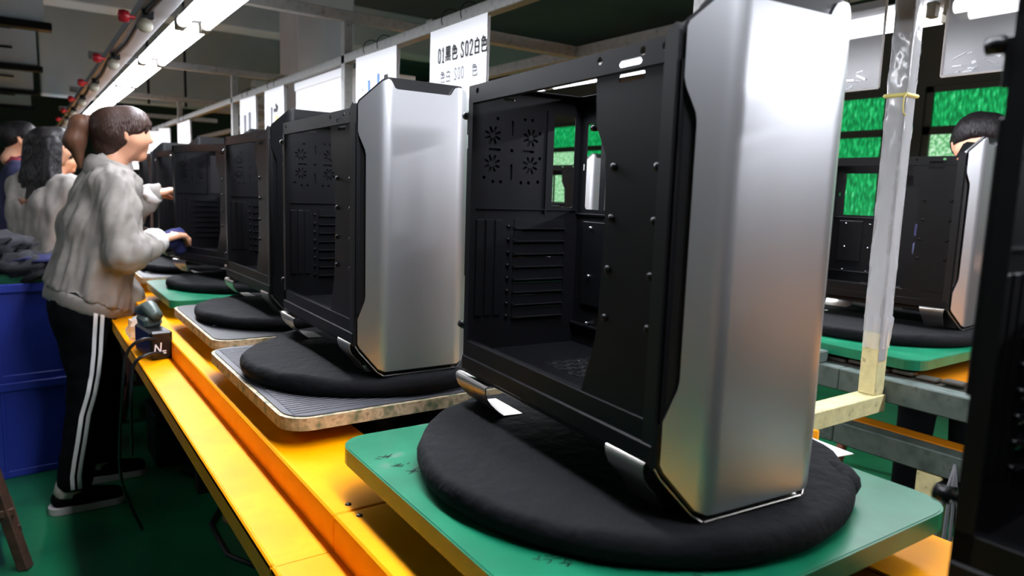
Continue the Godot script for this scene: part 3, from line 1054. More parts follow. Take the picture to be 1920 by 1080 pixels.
# ---------- rails, posts and what hangs on them ----------
func rails():
	var white: Material = mats["worn white rail paint"]
	var mb := MB.new()
	mb.bb(V(1.085, 1.715, -1.5), V(1.12, 1.75, 11.0), 0.002)
	tag(obj("overhead_rail", mb, white), "worn white steel rail above the yellow line holding the paper signs", "rail")
	mb = MB.new()
	mb.bb(V(1.735, 1.735, -1.0), V(1.775, 1.775, 9.0), 0.002)
	tag(obj("overhead_rail", mb, white), "worn white steel rail above the gap between the two lines", "rail")
	for u in [0.95, 2.78, 4.6, 6.4, 8.2]:
		mb = MB.new()
		mb.bb(V(1.085, 0.70, u - 0.018), V(1.12, 1.88, u + 0.018), 0.002)
		tag(obj("rail_post", mb, white), "white square steel post holding the sign rail", "post", "white posts of the sign rail")
		mb = MB.new()
		mb.bb(V(0.34, 1.88, u - 0.02), V(1.78, 1.92, u + 0.02), 0.002)
		tag(obj("lamp_crossbar", mb, white), "white steel crossbar above the sign rail carrying the lamps", "crossbar", "crossbars carrying the lamps")
	for u in [2.12, 5.5]:
		mb = MB.new()
		mb.bb(V(1.12, 1.735, u - 0.02), V(1.735, 1.775, u + 0.02), 0.002)
		tag(obj("tie_bar", mb, white), "white steel bar tying the two overhead rails together", "bar", "bars between the overhead rails")
	# painted post between the lines, wrapped in clear film
	var p := thing("taped_post", "cream steel post wrapped in wrinkled clear film with a yellow tie", "post", V(1.76, 0.745, 0.895))
	mb = MB.new()
	mb.bb(Vector3(-0.022, 0.0, -0.022), Vector3(0.022, 0.99, 0.022), 0.002)
	obj("shaft", mb, mats["cream frame paint"], p)
	mb = MB.new()
	mb.bb(Vector3(-0.0235, 0.16, -0.0235), Vector3(0.0235, 0.985, 0.0235), 0.002)
	mb.bb(Vector3(-0.0235, 0.09, 0.0225), Vector3(0.01, 0.17, 0.024))
	obj("paper_wrap", mb, mats["grey masking wrap"], p)
	mb = MB.new(true)
	var n := FastNoiseLite.new()
	n.seed = 8
	n.frequency = 14.0
	n.fractal_octaves = 4
	var rows := 110
	var ring := []
	for i in rows:
		var y := 0.12 + i * 0.0078
		var row := []
		for k in 24:
			var a := TAU * k / 24
			var c := Vector3(cos(a), 0, sin(a))
			var sq := 0.0245 / maxf(absf(c.x), absf(c.z))
			sq = minf(sq, 0.032)
			var f := 1.0 + 0.22 * n.get_noise_3d(c.x * 0.25, y * 0.8 + c.z * 0.3, c.z * 0.25) + (0.2 * sin(k * 2.0) if y < 0.2 else 0.0)
			row.append(Vector3(c.x * sq * maxf(f, 0.97), y, c.z * sq * maxf(f, 0.97)))
		ring.append(row)
	for i in rows - 1:
		for k in 24: mb.quad(ring[i][k], ring[i + 1][k], ring[i + 1][(k + 1) % 24], ring[i][(k + 1) % 24])
	obj("film", mb, mats["clear film"], p)
	mb = MB.new()
	mb.bb(Vector3(-0.03, 0.735, -0.03), Vector3(0.03, 0.744, 0.03), 0.003)
	mb.tube([Vector3(-0.03, 0.74, 0.028), Vector3(-0.045, 0.73, 0.03), Vector3(-0.05, 0.712, 0.032), Vector3(-0.045, 0.695, 0.032), Vector3(-0.03, 0.69, 0.03)], 0.0018, 6)
	obj("tie", mb, mats["yellow print"], p)

const GLYPH := {
	"0": [[[0.5, 0.0], [0.25, 0.12], [0.18, 0.5], [0.25, 0.88], [0.5, 1.0], [0.75, 0.88], [0.82, 0.5], [0.75, 0.12], [0.5, 0.0]]],
	"1": [[[0.3, 0.8], [0.52, 1.0], [0.52, 0.0]], [[0.3, 0.0], [0.74, 0.0]]],
	"2": [[[0.2, 0.75], [0.28, 0.93], [0.5, 1.0], [0.72, 0.92], [0.78, 0.72], [0.6, 0.45], [0.2, 0.0], [0.8, 0.0]]],
	"S": [[[0.78, 0.8], [0.68, 0.96], [0.48, 1.0], [0.28, 0.92], [0.24, 0.72], [0.4, 0.56], [0.66, 0.42], [0.78, 0.24], [0.66, 0.05], [0.45, 0.0], [0.26, 0.07], [0.2, 0.25]]],
	"hei": [[[0.2, 0.98], [0.2, 0.6], [0.8, 0.6], [0.8, 0.98], [0.2, 0.98]], [[0.5, 0.98], [0.5, 0.32]], [[0.34, 0.88], [0.38, 0.72]], [[0.66, 0.88], [0.6, 0.72]], [[0.18, 0.47], [0.82, 0.47]], [[0.08, 0.32], [0.92, 0.32]], [[0.18, 0.2], [0.1, 0.04]], [[0.38, 0.2], [0.4, 0.06]], [[0.58, 0.2], [0.62, 0.06]], [[0.78, 0.2], [0.9, 0.04]]],
	"se": [[[0.38, 1.0], [0.26, 0.86], [0.12, 0.76]], [[0.33, 0.88], [0.66, 0.88], [0.54, 0.7]], [[0.2, 0.7], [0.82, 0.7], [0.82, 0.4], [0.2, 0.4]], [[0.5, 0.7], [0.5, 0.4]], [[0.2, 0.7], [0.2, 0.1], [0.28, 0.03], [0.84, 0.03], [0.92, 0.1], [0.92, 0.22]]],
	"bai": [[[0.54, 1.0], [0.44, 0.84]], [[0.2, 0.82], [0.2, 0.0]], [[0.2, 0.82], [0.8, 0.82], [0.8, 0.0]], [[0.2, 0.43], [0.8, 0.43]], [[0.2, 0.04], [0.8, 0.04]]],
}

func glyph(mb: MB, id: String, x: float, y: float, w: float, h: float, pen: float, xf: Transform3D):
	var ls := []
	for l in GLYPH[id]:
		var q := []
		for p in l: q.append(Vector2(x + p[0] * w, y + p[1] * h))
		ls.append(q)
	mb.strokes(ls, pen, xf)

# a bundle of sheets hung on wire rings; the front faces the aisle
func sign_sheets(u0: float, u1: float, top: float, high: float, sheets: int, label: String, sway: float, sd: int) -> Node3D:
	var o := thing("hanging_sign", label, "sign", V(1.07, top, (u0 + u1) / 2), sway, "white paper signs on the overhead rail")
	var half := (u1 - u0) / 2
	var n := FastNoiseLite.new()
	n.seed = sd
	n.frequency = 4.0
	for k in sheets:
		var mb := MB.new(true)
		var off := Vector3(0.005 + k * 0.006, -0.004 * k, -0.007 * k)
		var nu := 8
		var nv := 8
		var P := func(i, j):
			var z: float = -half + 2 * half * i / nu
			var y: float = -high * j / nv
			return Vector3((0.006 * n.get_noise_2d(z + k, y * 0.7) - 0.01 * pow(float(j) / nv, 2.0) * sin(i * 0.7 + k)) * (0.0 if k == 0 else 1.0) + 0.006 * mini(k, 1), y, z) + off
		for i in nu:
			for j in nv:
				mb.quad(P.call(i, j), P.call(i + 1, j), P.call(i + 1, j + 1), P.call(i, j + 1))
		obj("sheet", mb, mats["white paper"], o)
	for s in [-0.22, 0.12]:
		var mb := MB.new(true)
		var pts := []
		for k in 15:
			var a := TAU * k / 16.0 - 1.9
			pts.append(Vector3(0.028 + 0.036 * cos(a), 0.02 + 0.036 * sin(a), s * half * 2))
		mb.tube(pts, 0.0016, 6)
		obj("wire_ring", mb, mats["dark steel screw"], o)
	return o

func sign_xf(half: float) -> Transform3D:
	return Transform3D(Basis(Vector3(0, 0, 1), Vector3(0, 1, 0), Vector3(-1, 0, 0)), Vector3(0.0035, 0, -half))

func signs():
	var o := sign_sheets(1.69, 2.02, 1.712, 0.225, 3, "white paper sign printed with large dark characters", 0.0, 1)
	var xf := sign_xf(0.165)
	var mb := MB.new()
	var x := 0.052
	for g in [["0", 0.024], ["1", 0.022], ["hei", 0.04], ["se", 0.038], ["", 0.012], ["S", 0.026], ["0", 0.024], ["2", 0.026], ["bai", 0.036], ["se", 0.038]]:
		if g[0]: glyph(mb, g[0], x, -0.102, g[1] * 0.9, 0.042, 0.0046, xf)
		x += g[1]
	obj("lettering", mb, mats["print ink"], o)
	mb = MB.new()
	x = 0.07
	for g in [["se", 0.034], ["bai", 0.034], ["", 0.014], ["S", 0.022], ["0", 0.02], ["0", 0.02], ["", 0.04], ["se", 0.036]]:
		if g[0]: glyph(mb, g[0], x, -0.162, g[1] * 0.9, 0.034, 0.003, xf)
		x += g[1]
	obj("faded_lettering", mb, mats["faded ink"], o)
	o = sign_sheets(2.27, 2.61, 1.712, 0.235, 3, "white paper sign with two blue bars and a small grey square", 0.02, 2)
	xf = sign_xf(0.17)
	mb = MB.new()
	mb.strokes([[Vector2(0.125, -0.15), Vector2(0.12, -0.1)], [Vector2(0.2, -0.145), Vector2(0.2, -0.085)]], 0.017, xf)
	obj("blue_bars", mb, mats["blue print"], o)
	mb = MB.new()
	mb.strokes([[Vector2(0.255, -0.1), Vector2(0.27, -0.1)]], 0.022, xf)
	mb.strokes([[Vector2(0.06, -0.13), Vector2(0.068, -0.118), Vector2(0.072, -0.13)]], 0.003, xf)
	obj("grey_square", mb, mats["print ink"], o)
	mb = MB.new()
	mb.strokes([[Vector2(0.25, -0.132), Vector2(0.275, -0.132)]], 0.022, xf)
	obj("yellow_square", mb, mats["yellow print"], o)
	o = sign_sheets(3.52, 3.85, 1.71, 0.3, 3, "white paper sign with a grey oval and a yellow patch", 0.0, 3)
	xf = sign_xf(0.165)
	mb = MB.new()
	mb.strokes([[Vector2(0.125, -0.17), Vector2(0.127, -0.1)]], 0.03, xf)
	obj("grey_oval", mb, mats["faded ink"], o)
	mb = MB.new()
	mb.strokes([[Vector2(0.17, -0.11), Vector2(0.22, -0.11)], [Vector2(0.2, -0.085), Vector2(0.23, -0.1)]], 0.02, xf)
	obj("dark_marks", mb, mats["print ink"], o)
	mb = MB.new()
	mb.strokes([[Vector2(0.19, -0.15), Vector2(0.23, -0.15)]], 0.03, xf)
	obj("yellow_patch", mb, mats["yellow print"], o)
	o = sign_sheets(4.04, 4.34, 1.71, 0.36, 3, "white paper sign with two tall grey shapes", 0.03, 4)
	xf = sign_xf(0.15)
	mb = MB.new()
	mb.strokes([[Vector2(0.1, -0.22), Vector2(0.1, -0.11)], [Vector2(0.19, -0.22), Vector2(0.19, -0.1)]], 0.05, xf)
	obj("grey_shapes", mb, mats["faded ink"], o)
	for q in [[5.85, 6.36, 0.0], [6.9, 7.1, 0.3], [7.3, 7.6, 0.3], [7.9, 8.3, 0.1], [8.7, 9.1, 0.1]]:
		sign_sheets(q[0], q[1], 1.7, 0.34, 2, "blank white paper hung far along the overhead rail", q[2], 5)
	# white box hung at the rail
	var b := thing("white_box", "large plain white box standing on bars under the overhead rail", "box", V(1.28, 1.45, 3.14))
	mb = MB.new()
	mb.bb(Vector3(-0.17, 0, -0.31), Vector3(0.15, 0.262, 0.31), 0.006)
	obj("body", mb, mats["white paper"], b)
	mb = MB.new()
	mb.bb(Vector3(-0.175, 0.225, -0.315), Vector3(0.155, 0.265, 0.315), 0.004)
	obj("lid", mb, mats["white paper"], b)
	for u in [2.9, 3.35]:
		mb = MB.new()
		mb.bb(V(1.1, 1.425, u), V(1.44, 1.45, u + 0.03), 0.002)
		obj("support_bar", mb, mats["worn white rail paint"], b).position = -b.position
	# clear sleeves on the second rail
	for q in [[0.93, 1.24, 1.5, 1.712, "clear plastic sleeve hung beside the taped post"], [0.55, 0.79, 1.51, 1.735, "clear plastic sleeve hung from the second rail away from the taped post"]]:
		var s := thing("plastic_sleeve", q[4], "plastic sleeve", V(1.72, q[2], (q[0] + q[1]) / 2))
		var hz: float = (q[1] - q[0]) / 2
		var hy: float = q[3] - q[2]
		mb = MB.new()
		mb.bb(Vector3(0.0, 0.004, -hz), Vector3(0.0015, hy, hz))
		obj("front_sheet", mb, mats["clear sleeve"], s)
		mb = MB.new()
		for e in [[Vector3(-0.001, 0.004, -hz), Vector3(-0.001, hy, -hz)], [Vector3(-0.001, 0.004, hz), Vector3(-0.001, hy, hz)], [Vector3(-0.001, 0.004, -hz), Vector3(-0.001, 0.004, hz)]]:
			mb.beam(e[0], e[1], 0.004, 0.006, 0.001)
		obj("welded_edge", mb, mats["white paper"], s)
		mb = MB.new()
		var rng := RandomNumberGenerator.new()
		rng.seed = 7
		for k in 26:
			var a := Vector2(rng.randf_range(-hz * 0.8, hz * 0.8), rng.randf_range(0.008, 0.05))
			mb.box(Vector3(-0.002, a.y, a.x), Vector3(0.002, rng.randf_range(0.002, 0.008), rng.randf_range(0.006, 0.03)), 0.0006, Basis(Vector3.RIGHT, rng.randf_range(-0.6, 0.6)))
		obj("crinkles", mb, mats["clear film"], s)
		for z in [-0.5, 0.4]:
			mb = MB.new(true)
			mb.tube([Vector3(0.0, hy - 0.012, z * hz), Vector3(-0.012, hy + 0.02, z * hz), Vector3(0.01, hy + 0.055, z * hz), Vector3(0.05, hy + 0.06, z * hz)], 0.0015, 6)
			obj("wire_hook", mb, mats["dark steel screw"], s)

# ---------- the second line ----------
func second_line():
	var t := thing("steel_conveyor", "grey steel conveyor with a chain on its edge and yellow deck beyond the gap", "conveyor")
	var st: Material = mats["grey green steel"]
	for q in [[0.722, 0.782, 1.79, 1.845], [0.575, 0.635, 1.79, 1.845], [0.722, 0.782, 2.5, 2.555]]:
		var mb := MB.new()
		mb.bb(V(q[2], q[0], -2.0), V(q[3], q[1], 1.0), 0.003)
		mb.bb(V(q[2], q[0], 1.002), V(q[3], q[1], 8.0), 0.003)
		obj("side_beam", mb, st, t)
	var mb := MB.new()
	mb.bb(V(1.9, 0.75, -2.0), V(2.46, 0.765, 8.0), 0.002)
	obj("deck", mb, mats["worn ochre deck"], t)
	mb = MB.new()
	mb.bb(V(1.845, 0.62, -2.0), V(1.9, 0.637, 8.0), 0.002)
	obj("shelf_bar", mb, mats["worn ochre deck"], t)
	for k in 44:
		mb = MB.new()
		mb.bb(V(1.85, 0.784 + 0.004 * (k % 2), 0.3 + k * 0.06), V(1.885, 0.794 + 0.004 * (k % 2), 0.352 + k * 0.06), 0.003)
		obj("chain_link", mb, mats["oily steel"], t)
	mb = MB.new()
	mb.bb(V(1.845, 0.76, -2.0), V(1.9, 0.784, 8.0), 0.002)
	obj("chain_rail", mb, mats["oily steel"], t)
	for u in [0.72, 2.5, 4.3]:
		for w in [1.795, 2.5]:
			mb = MB.new()
			mb.bb(V(w, 0.0, u), V(w + 0.045, 0.575, u + 0.06), 0.003)
			obj("leg", mb, mats["cream frame paint"], t)
		mb = MB.new()
		mb.bb(V(1.84, 0.3, u + 0.01), V(2.5, 0.34, u + 0.05), 0.002)
		obj("crossbar", mb, mats["cream frame paint"], t)
	# beams that tie the two lines together
	for u in [0.895, 3.4]:
		mb = MB.new()
		mb.bb(V(1.07, 0.7, u - 0.028), V(1.785, 0.745, u + 0.028), 0.002)
		mb.bb(V(1.07, 0.0, u - 0.02), V(1.11, 0.7, u + 0.02), 0.002)
		tag(obj("tie_beam", mb, mats["cream frame paint"]), "cream painted steel beam joining the two lines below their decks", "beam", "beams joining the two lines")
	# bundle of grey wires
	var wb := thing("wire_bundle", "bundle of grey wires tied to the leg of the steel conveyor", "cable", V(1.8, 0.46, 0.69))
	var rng := RandomNumberGenerator.new()
	rng.seed = 4
	for k in 9:
		mb = MB.new(true)
		var a := rng.randf_range(-0.03, 0.03)
		mb.tube([Vector3(-0.02, 0.16, 0), Vector3(-0.025 + a * 0.3, 0.1, a * 0.4), Vector3(-0.025 + a, 0.05, a), Vector3(-0.025 + a * 1.3, -0.03, a * 1.2), Vector3(-0.025 + a, -0.06, a)], 0.0035, 6)
		obj("wire", mb, mats["lamp channel grey"], wb)
	mb = MB.new()
	mb.bb(Vector3(-0.036, 0.098, -0.03), Vector3(0.045, 0.108, 0.012), 0.002)
	obj("tie", mb, mats["dark steel screw"], wb)
	# stop block and peg
	mb = MB.new()
	mb.bb(V(1.79, 0.782, 1.06), V(1.835, 0.815, 1.16), 0.003)
	tag(obj("stop_block", mb, mats["grey green steel"]), "small grey metal block beside the chain of the steel conveyor", "block")
	mb = MB.new(true)
	mb.tube([V(1.1, 0.711, 0.648), V(1.1, 0.834, 0.648)], [0.009, 0.008], 12)
	tag(obj("peg", mb, mats["yellow line paint"]), "short yellow peg standing on the line's ledge beside the knotted cushion", "peg")
	mb = MB.new()
	mb.prism(PackedVector2Array([Vector2(0.95, 0.64), Vector2(0.94, 0.56), Vector2(0.99, 0.551), Vector2(1.037, 0.543), Vector2(1.047, 0.62)]), 0.8385, 0.8393, Transform3D(Basis(Vector3(1, 0, 0), Vector3(0, 0, -1), Vector3(0, 1, 0)), Vector3(0, 0, 0)))
	tag(obj("paper_sheet", mb, mats["white paper"]), "loose white paper sticking out past the edge of the green board", "paper")

# ---------- smaller things ----------
func stool(at: Vector3, turn: float, h: float, m: Material, label: String):
	var o := thing("wooden_stool", label, "stool", at, turn)
	var mb := MB.new()
	mb.bb(Vector3(-0.13, h - 0.03, -0.12), Vector3(0.13, h, 0.12), 0.006)
	obj("seat", mb, m, o)
	for sx in [-1, 1]:
		for sz in [-1, 1]:
			mb = MB.new()
			mb.beam(Vector3(sx * 0.19, 0.0, sz * 0.15), Vector3(sx * 0.1, h - 0.03, sz * 0.09), 0.036, 0.032, 0.003)
			obj("leg", mb, m, o)
		mb = MB.new()
		mb.beam(Vector3(sx * 0.175, 0.13, -0.135), Vector3(sx * 0.175, 0.13, 0.135), 0.02, 0.025, 0.002)
		obj("rung", mb, m, o)
	for sz in [-1, 1]:
		mb = MB.new()
		mb.beam(Vector3(-0.17, 0.19, sz * 0.132), Vector3(0.17, 0.19, sz * 0.132), 0.02, 0.025, 0.002)
		obj("rung", mb, m, o)

func crate(at: Vector3, turn: float, label: String):
	var o := thing("plastic_crate", label, "crate", at, turn, "stacked blue plastic crates")
	var m: Material = mats["blue crate plastic"]
	var hx := 0.32
	var hz := 0.23
	var h := 0.4
	var mb := MB.new()
	mb.bb(Vector3(-hx, 0, -hz), Vector3(hx, 0.01, hz))
	for s in [-1, 1]:
		mb.bb(Vector3(s * hx, 0, -hz), Vector3(s * (hx - 0.006), h - 0.01, hz))
		mb.bb(Vector3(-hx, 0, s * hz), Vector3(hx, h - 0.01, s * (hz - 0.006)))
	obj("body", mb, m, o)
	for s in [-1, 1]:
		for a in [[true, s], [false, s]]:
			mb = MB.new()
			if a[0]: mb.bb(Vector3(-hx - 0.012, h - 0.035, s * hz), Vector3(hx + 0.012, h, s * (hz + 0.014)), 0.003)
			else: mb.bb(Vector3(s * hx, h - 0.035, -hz), Vector3(s * (hx + 0.014), h, hz), 0.003)
			obj("rim", mb, m, o)
		for x in [-0.2, 0.03, 0.25]:
			mb = MB.new()
			mb.bb(Vector3(x - 0.006, 0.0, s * hz), Vector3(x + 0.006, h - 0.035, s * (hz + 0.007)), 0.002)
			obj("rib", mb, m, o)
	mb = MB.new()
	mb.bb(Vector3(-hx - 0.004, 0.0, -hz - 0.004), Vector3(hx + 0.004, 0.03, hz + 0.004), 0.003)
	obj("foot_band", mb, m, o)

func cloth_lump(at: Vector3, sx: float, sy: float, sz: float, sd: int, m: Material, label: String):
	var n := FastNoiseLite.new()
	n.seed = sd
	n.frequency = 3.0
	var mb := MB.new(true)
	var rows := 12
	var seg := 28
	var P := func(i, k):
		var t: float = PI * i / rows
		var a: float = TAU * k / seg
		var d := Vector3(sin(t) * cos(a), cos(t), sin(t) * sin(a))
		var r := 1.0 + 0.45 * n.get_noise_3d(d.x * 1.2, d.y * 1.2, d.z * 1.2) + 0.2 * n.get_noise_3d(d.x * 4, d.y * 4, d.z * 4)
		return Vector3(d.x * sx * r, maxf(d.y * sy * r, -sy * 0.6) + sy * 0.6, d.z * sz * r)
	for i in rows:
		for k in seg:
			mb.quad(P.call(i, k), P.call(i, k + 1), P.call(i + 1, k + 1), P.call(i + 1, k))
	var o := obj("cloth_heap", mb, m)
	o.position = at
	tag(o, label, "cloth", "cloths heaped on the blue crates")

func small_things():
	# crates behind the standing woman and the cloth on them
	crate(V(-0.16, 0.0, 3.62), 0.12, "blue plastic crate standing on the green floor below another crate")
	crate(V(-0.16, 0.4, 3.62), 0.12, "blue plastic crate stacked on another, heaped with cloth")
	cloth_lump(V(-0.3, 0.79, 3.62), 0.2, 0.08, 0.18, 3, mats["dark cloth"], "black cloth heaped on the blue crate, thickest of the heap")
	cloth_lump(V(0.02, 0.8, 3.55), 0.17, 0.07, 0.16, 4, mats["dark cloth"], "black crumpled cloth at the edge of the blue crate")
	cloth_lump(V(-0.05, 0.79, 3.46), 0.18, 0.03, 0.05, 5, mats["green cloth"], "dark green cloth hanging over the rim of the blue crate")
	cloth_lump(V(0.05, 0.86, 3.52), 0.12, 0.03, 0.1, 6, mats["navy cloth"], "navy blue cloth lying on the black cloths")
	cloth_lump(V(-0.18, 0.9, 3.68), 0.22, 0.06, 0.16, 7, mats["dark cloth"], "charcoal cloth on top of the heap on the crate")
	stool(V(-0.25, 0.0, 2.68), 0.1, 0.46, mats["dark wood"], "dark brown wooden stool beside the blue crates")
	stool(V(0.55, 0.0, 4.1), 0.0, 0.45, mats["red brown wood"], "reddish wooden stool standing under the yellow line")
	stool(V(3.3, 0.0, 1.6), 0.3, 0.5, mats["red brown wood"], "reddish wooden stool beyond the steel conveyor")
	# black box and cable under the line
	var b := thing("black_toolbox", "black box standing on the floor under the yellow line", "box", V(0.62, 0.0, 3.35), 0.0)
	var mb := MB.new()
	mb.bb(Vector3(-0.2, 0, -0.14), Vector3(0.2, 0.2, 0.14), 0.008)
	obj("body", mb, mats["black plastic"], b)
	mb = MB.new()
	mb.bb(Vector3(-0.205, 0.2, -0.145), Vector3(0.205, 0.235, 0.145), 0.006)
	obj("lid", mb, mats["black plastic"], b)
	mb = MB.new()
	mb.box(V(0.7, 0.09, 2.5), Vector3(0.26, 0.18, 0.22), 0.003, Basis(Vector3.UP, 0.3))
	tag(obj("cardboard_box", mb, mats["cardboard"]), "small brown cardboard box on the floor under the yellow line", "box")
	# screwdriver power unit on the ledge
	var d := thing("power_unit", "black power unit with white mark, wires and a clear bag on the yellow ledge", "power supply", V(0.302, 0.711, 2.28), 0.12)
	mb = MB.new()
	mb.box(Vector3(0.0, 0.042, 0.0), Vector3(0.06, 0.084, 0.17), 0.006)
	obj("housing", mb, mats["black plastic"], d)
	mb = MB.new()
	mb.box(Vector3(-0.002, 0.1, -0.03), Vector3(0.05, 0.034, 0.09), 0.008, Basis(Vector3(0, 0, 1), 0.2))
	obj("head", mb, mats["grey green steel"], d)
	mb = MB.new(true)
	mb.tube([Vector3(-0.01, 0.12, -0.09), Vector3(0, 0.135, -0.03), Vector3(0.005, 0.12, 0.03)], [0.018, 0.024, 0.016], 10)
	obj("cap", mb, mats["grey green steel"], d)
	mb = MB.new()
	var xf := Transform3D(Basis(Vector3(1, 0, 0), Vector3(0, 1, 0), Vector3(0, 0, 1)), Vector3(-0.02, 0.02, 0.085))
	mb.strokes([[Vector2(0.0, 0.0), Vector2(0.003, 0.026), Vector2(0.016, 0.004), Vector2(0.018, 0.03)], [Vector2(0.022, 0.0), Vector2(0.03, 0.0)], [Vector2(0.022, 0.006), Vector2(0.03, 0.006)]], 0.0035, xf)
	obj("white_mark", mb, mats["white paper"], d)
	cloth_bag(d)
	for q in [[[0.0, 0.05, 0.07], [-0.05, 0.07, 0.1], [-0.09, 0.03, 0.08], [-0.1, -0.1, 0.05], [-0.08, -0.4, -0.1], [0.02, -0.68, -0.3]], [[0.0, 0.02, 0.085], [-0.05, 0.03, 0.13], [-0.085, 0.0, 0.12], [-0.09, -0.12, 0.1], [-0.07, -0.3, 0.0]]]:
		mb = MB.new(true)
		var c := Curve3D.new()
		for i in q.size():
			var p := Vector3(q[i][0], q[i][1], q[i][2])
			var a := Vector3(q[maxi(i - 1, 0)][0], q[maxi(i - 1, 0)][1], q[maxi(i - 1, 0)][2])
			var e := Vector3(q[mini(i + 1, q.size() - 1)][0], q[mini(i + 1, q.size() - 1)][1], q[mini(i + 1, q.size() - 1)][2])
			c.add_point(p, -(e - a) / 6, (e - a) / 6)
		mb.tube(Array(c.tessellate_even_length(4, 0.02)), 0.005, 6)
		obj("wire", mb, mats["black cable"], d)
	# cable trailing on the floor
	mb = MB.new(true)
	mb.tube([V(0.5, 0.012, 3.1), V(0.62, 0.008, 2.8), V(0.5, 0.008, 2.55), V(0.5, 0.008, 2.3), V(0.6, 0.008, 2.1)], 0.008, 6)
	tag(obj("floor_cable", mb, mats["black cable"]), "black cable trailing over the floor under the yellow line", "cable")

func cloth_bag(d: Node3D):
	var n := FastNoiseLite.new()
	n.seed = 12
	n.frequency = 5.0
	var mb := MB.new(false)
	var P := func(i, k):
		var t: float = PI * i / 8.0
		var a: float = TAU * k / 14.0
		var v := Vector3(sin(t) * cos(a), cos(t), sin(t) * sin(a))
		var r := 1.0 + 0.6 * n.get_noise_3d(v.x, v.y, v.z)
		return Vector3(v.x * 0.035 * r, v.y * 0.04 * r + 0.05, v.z * 0.06 * r - 0.15)
	for i in 8:
		for k in 14: mb.quad(P.call(i, k), P.call(i, k + 1), P.call(i + 1, k + 1), P.call(i + 1, k))
	obj("clear_bag", mb, mats["crumpled bag"], d)

# ---------- people ----------
func smin(a: float, b: float, k: float) -> float:
	var h := maxf(k - absf(a - b), 0.0) / k
	return minf(a, b) - h * h * k * 0.25

func bone_d(p: Vector3, b: Array) -> float:
	var pa: Vector3 = p - b[0]
	var ba: Vector3 = b[1] - b[0]
	var h := clampf(pa.dot(ba) / maxf(ba.dot(ba), 1e-9), 0.0, 1.0)
	return (pa - ba * h).length() - lerpf(b[2], b[3], h)

func field(p: Vector3, bones: Array, k: float) -> float:
	var d := 1.0
	for b in bones: d = smin(d, bone_d(p, b), k)
	return d

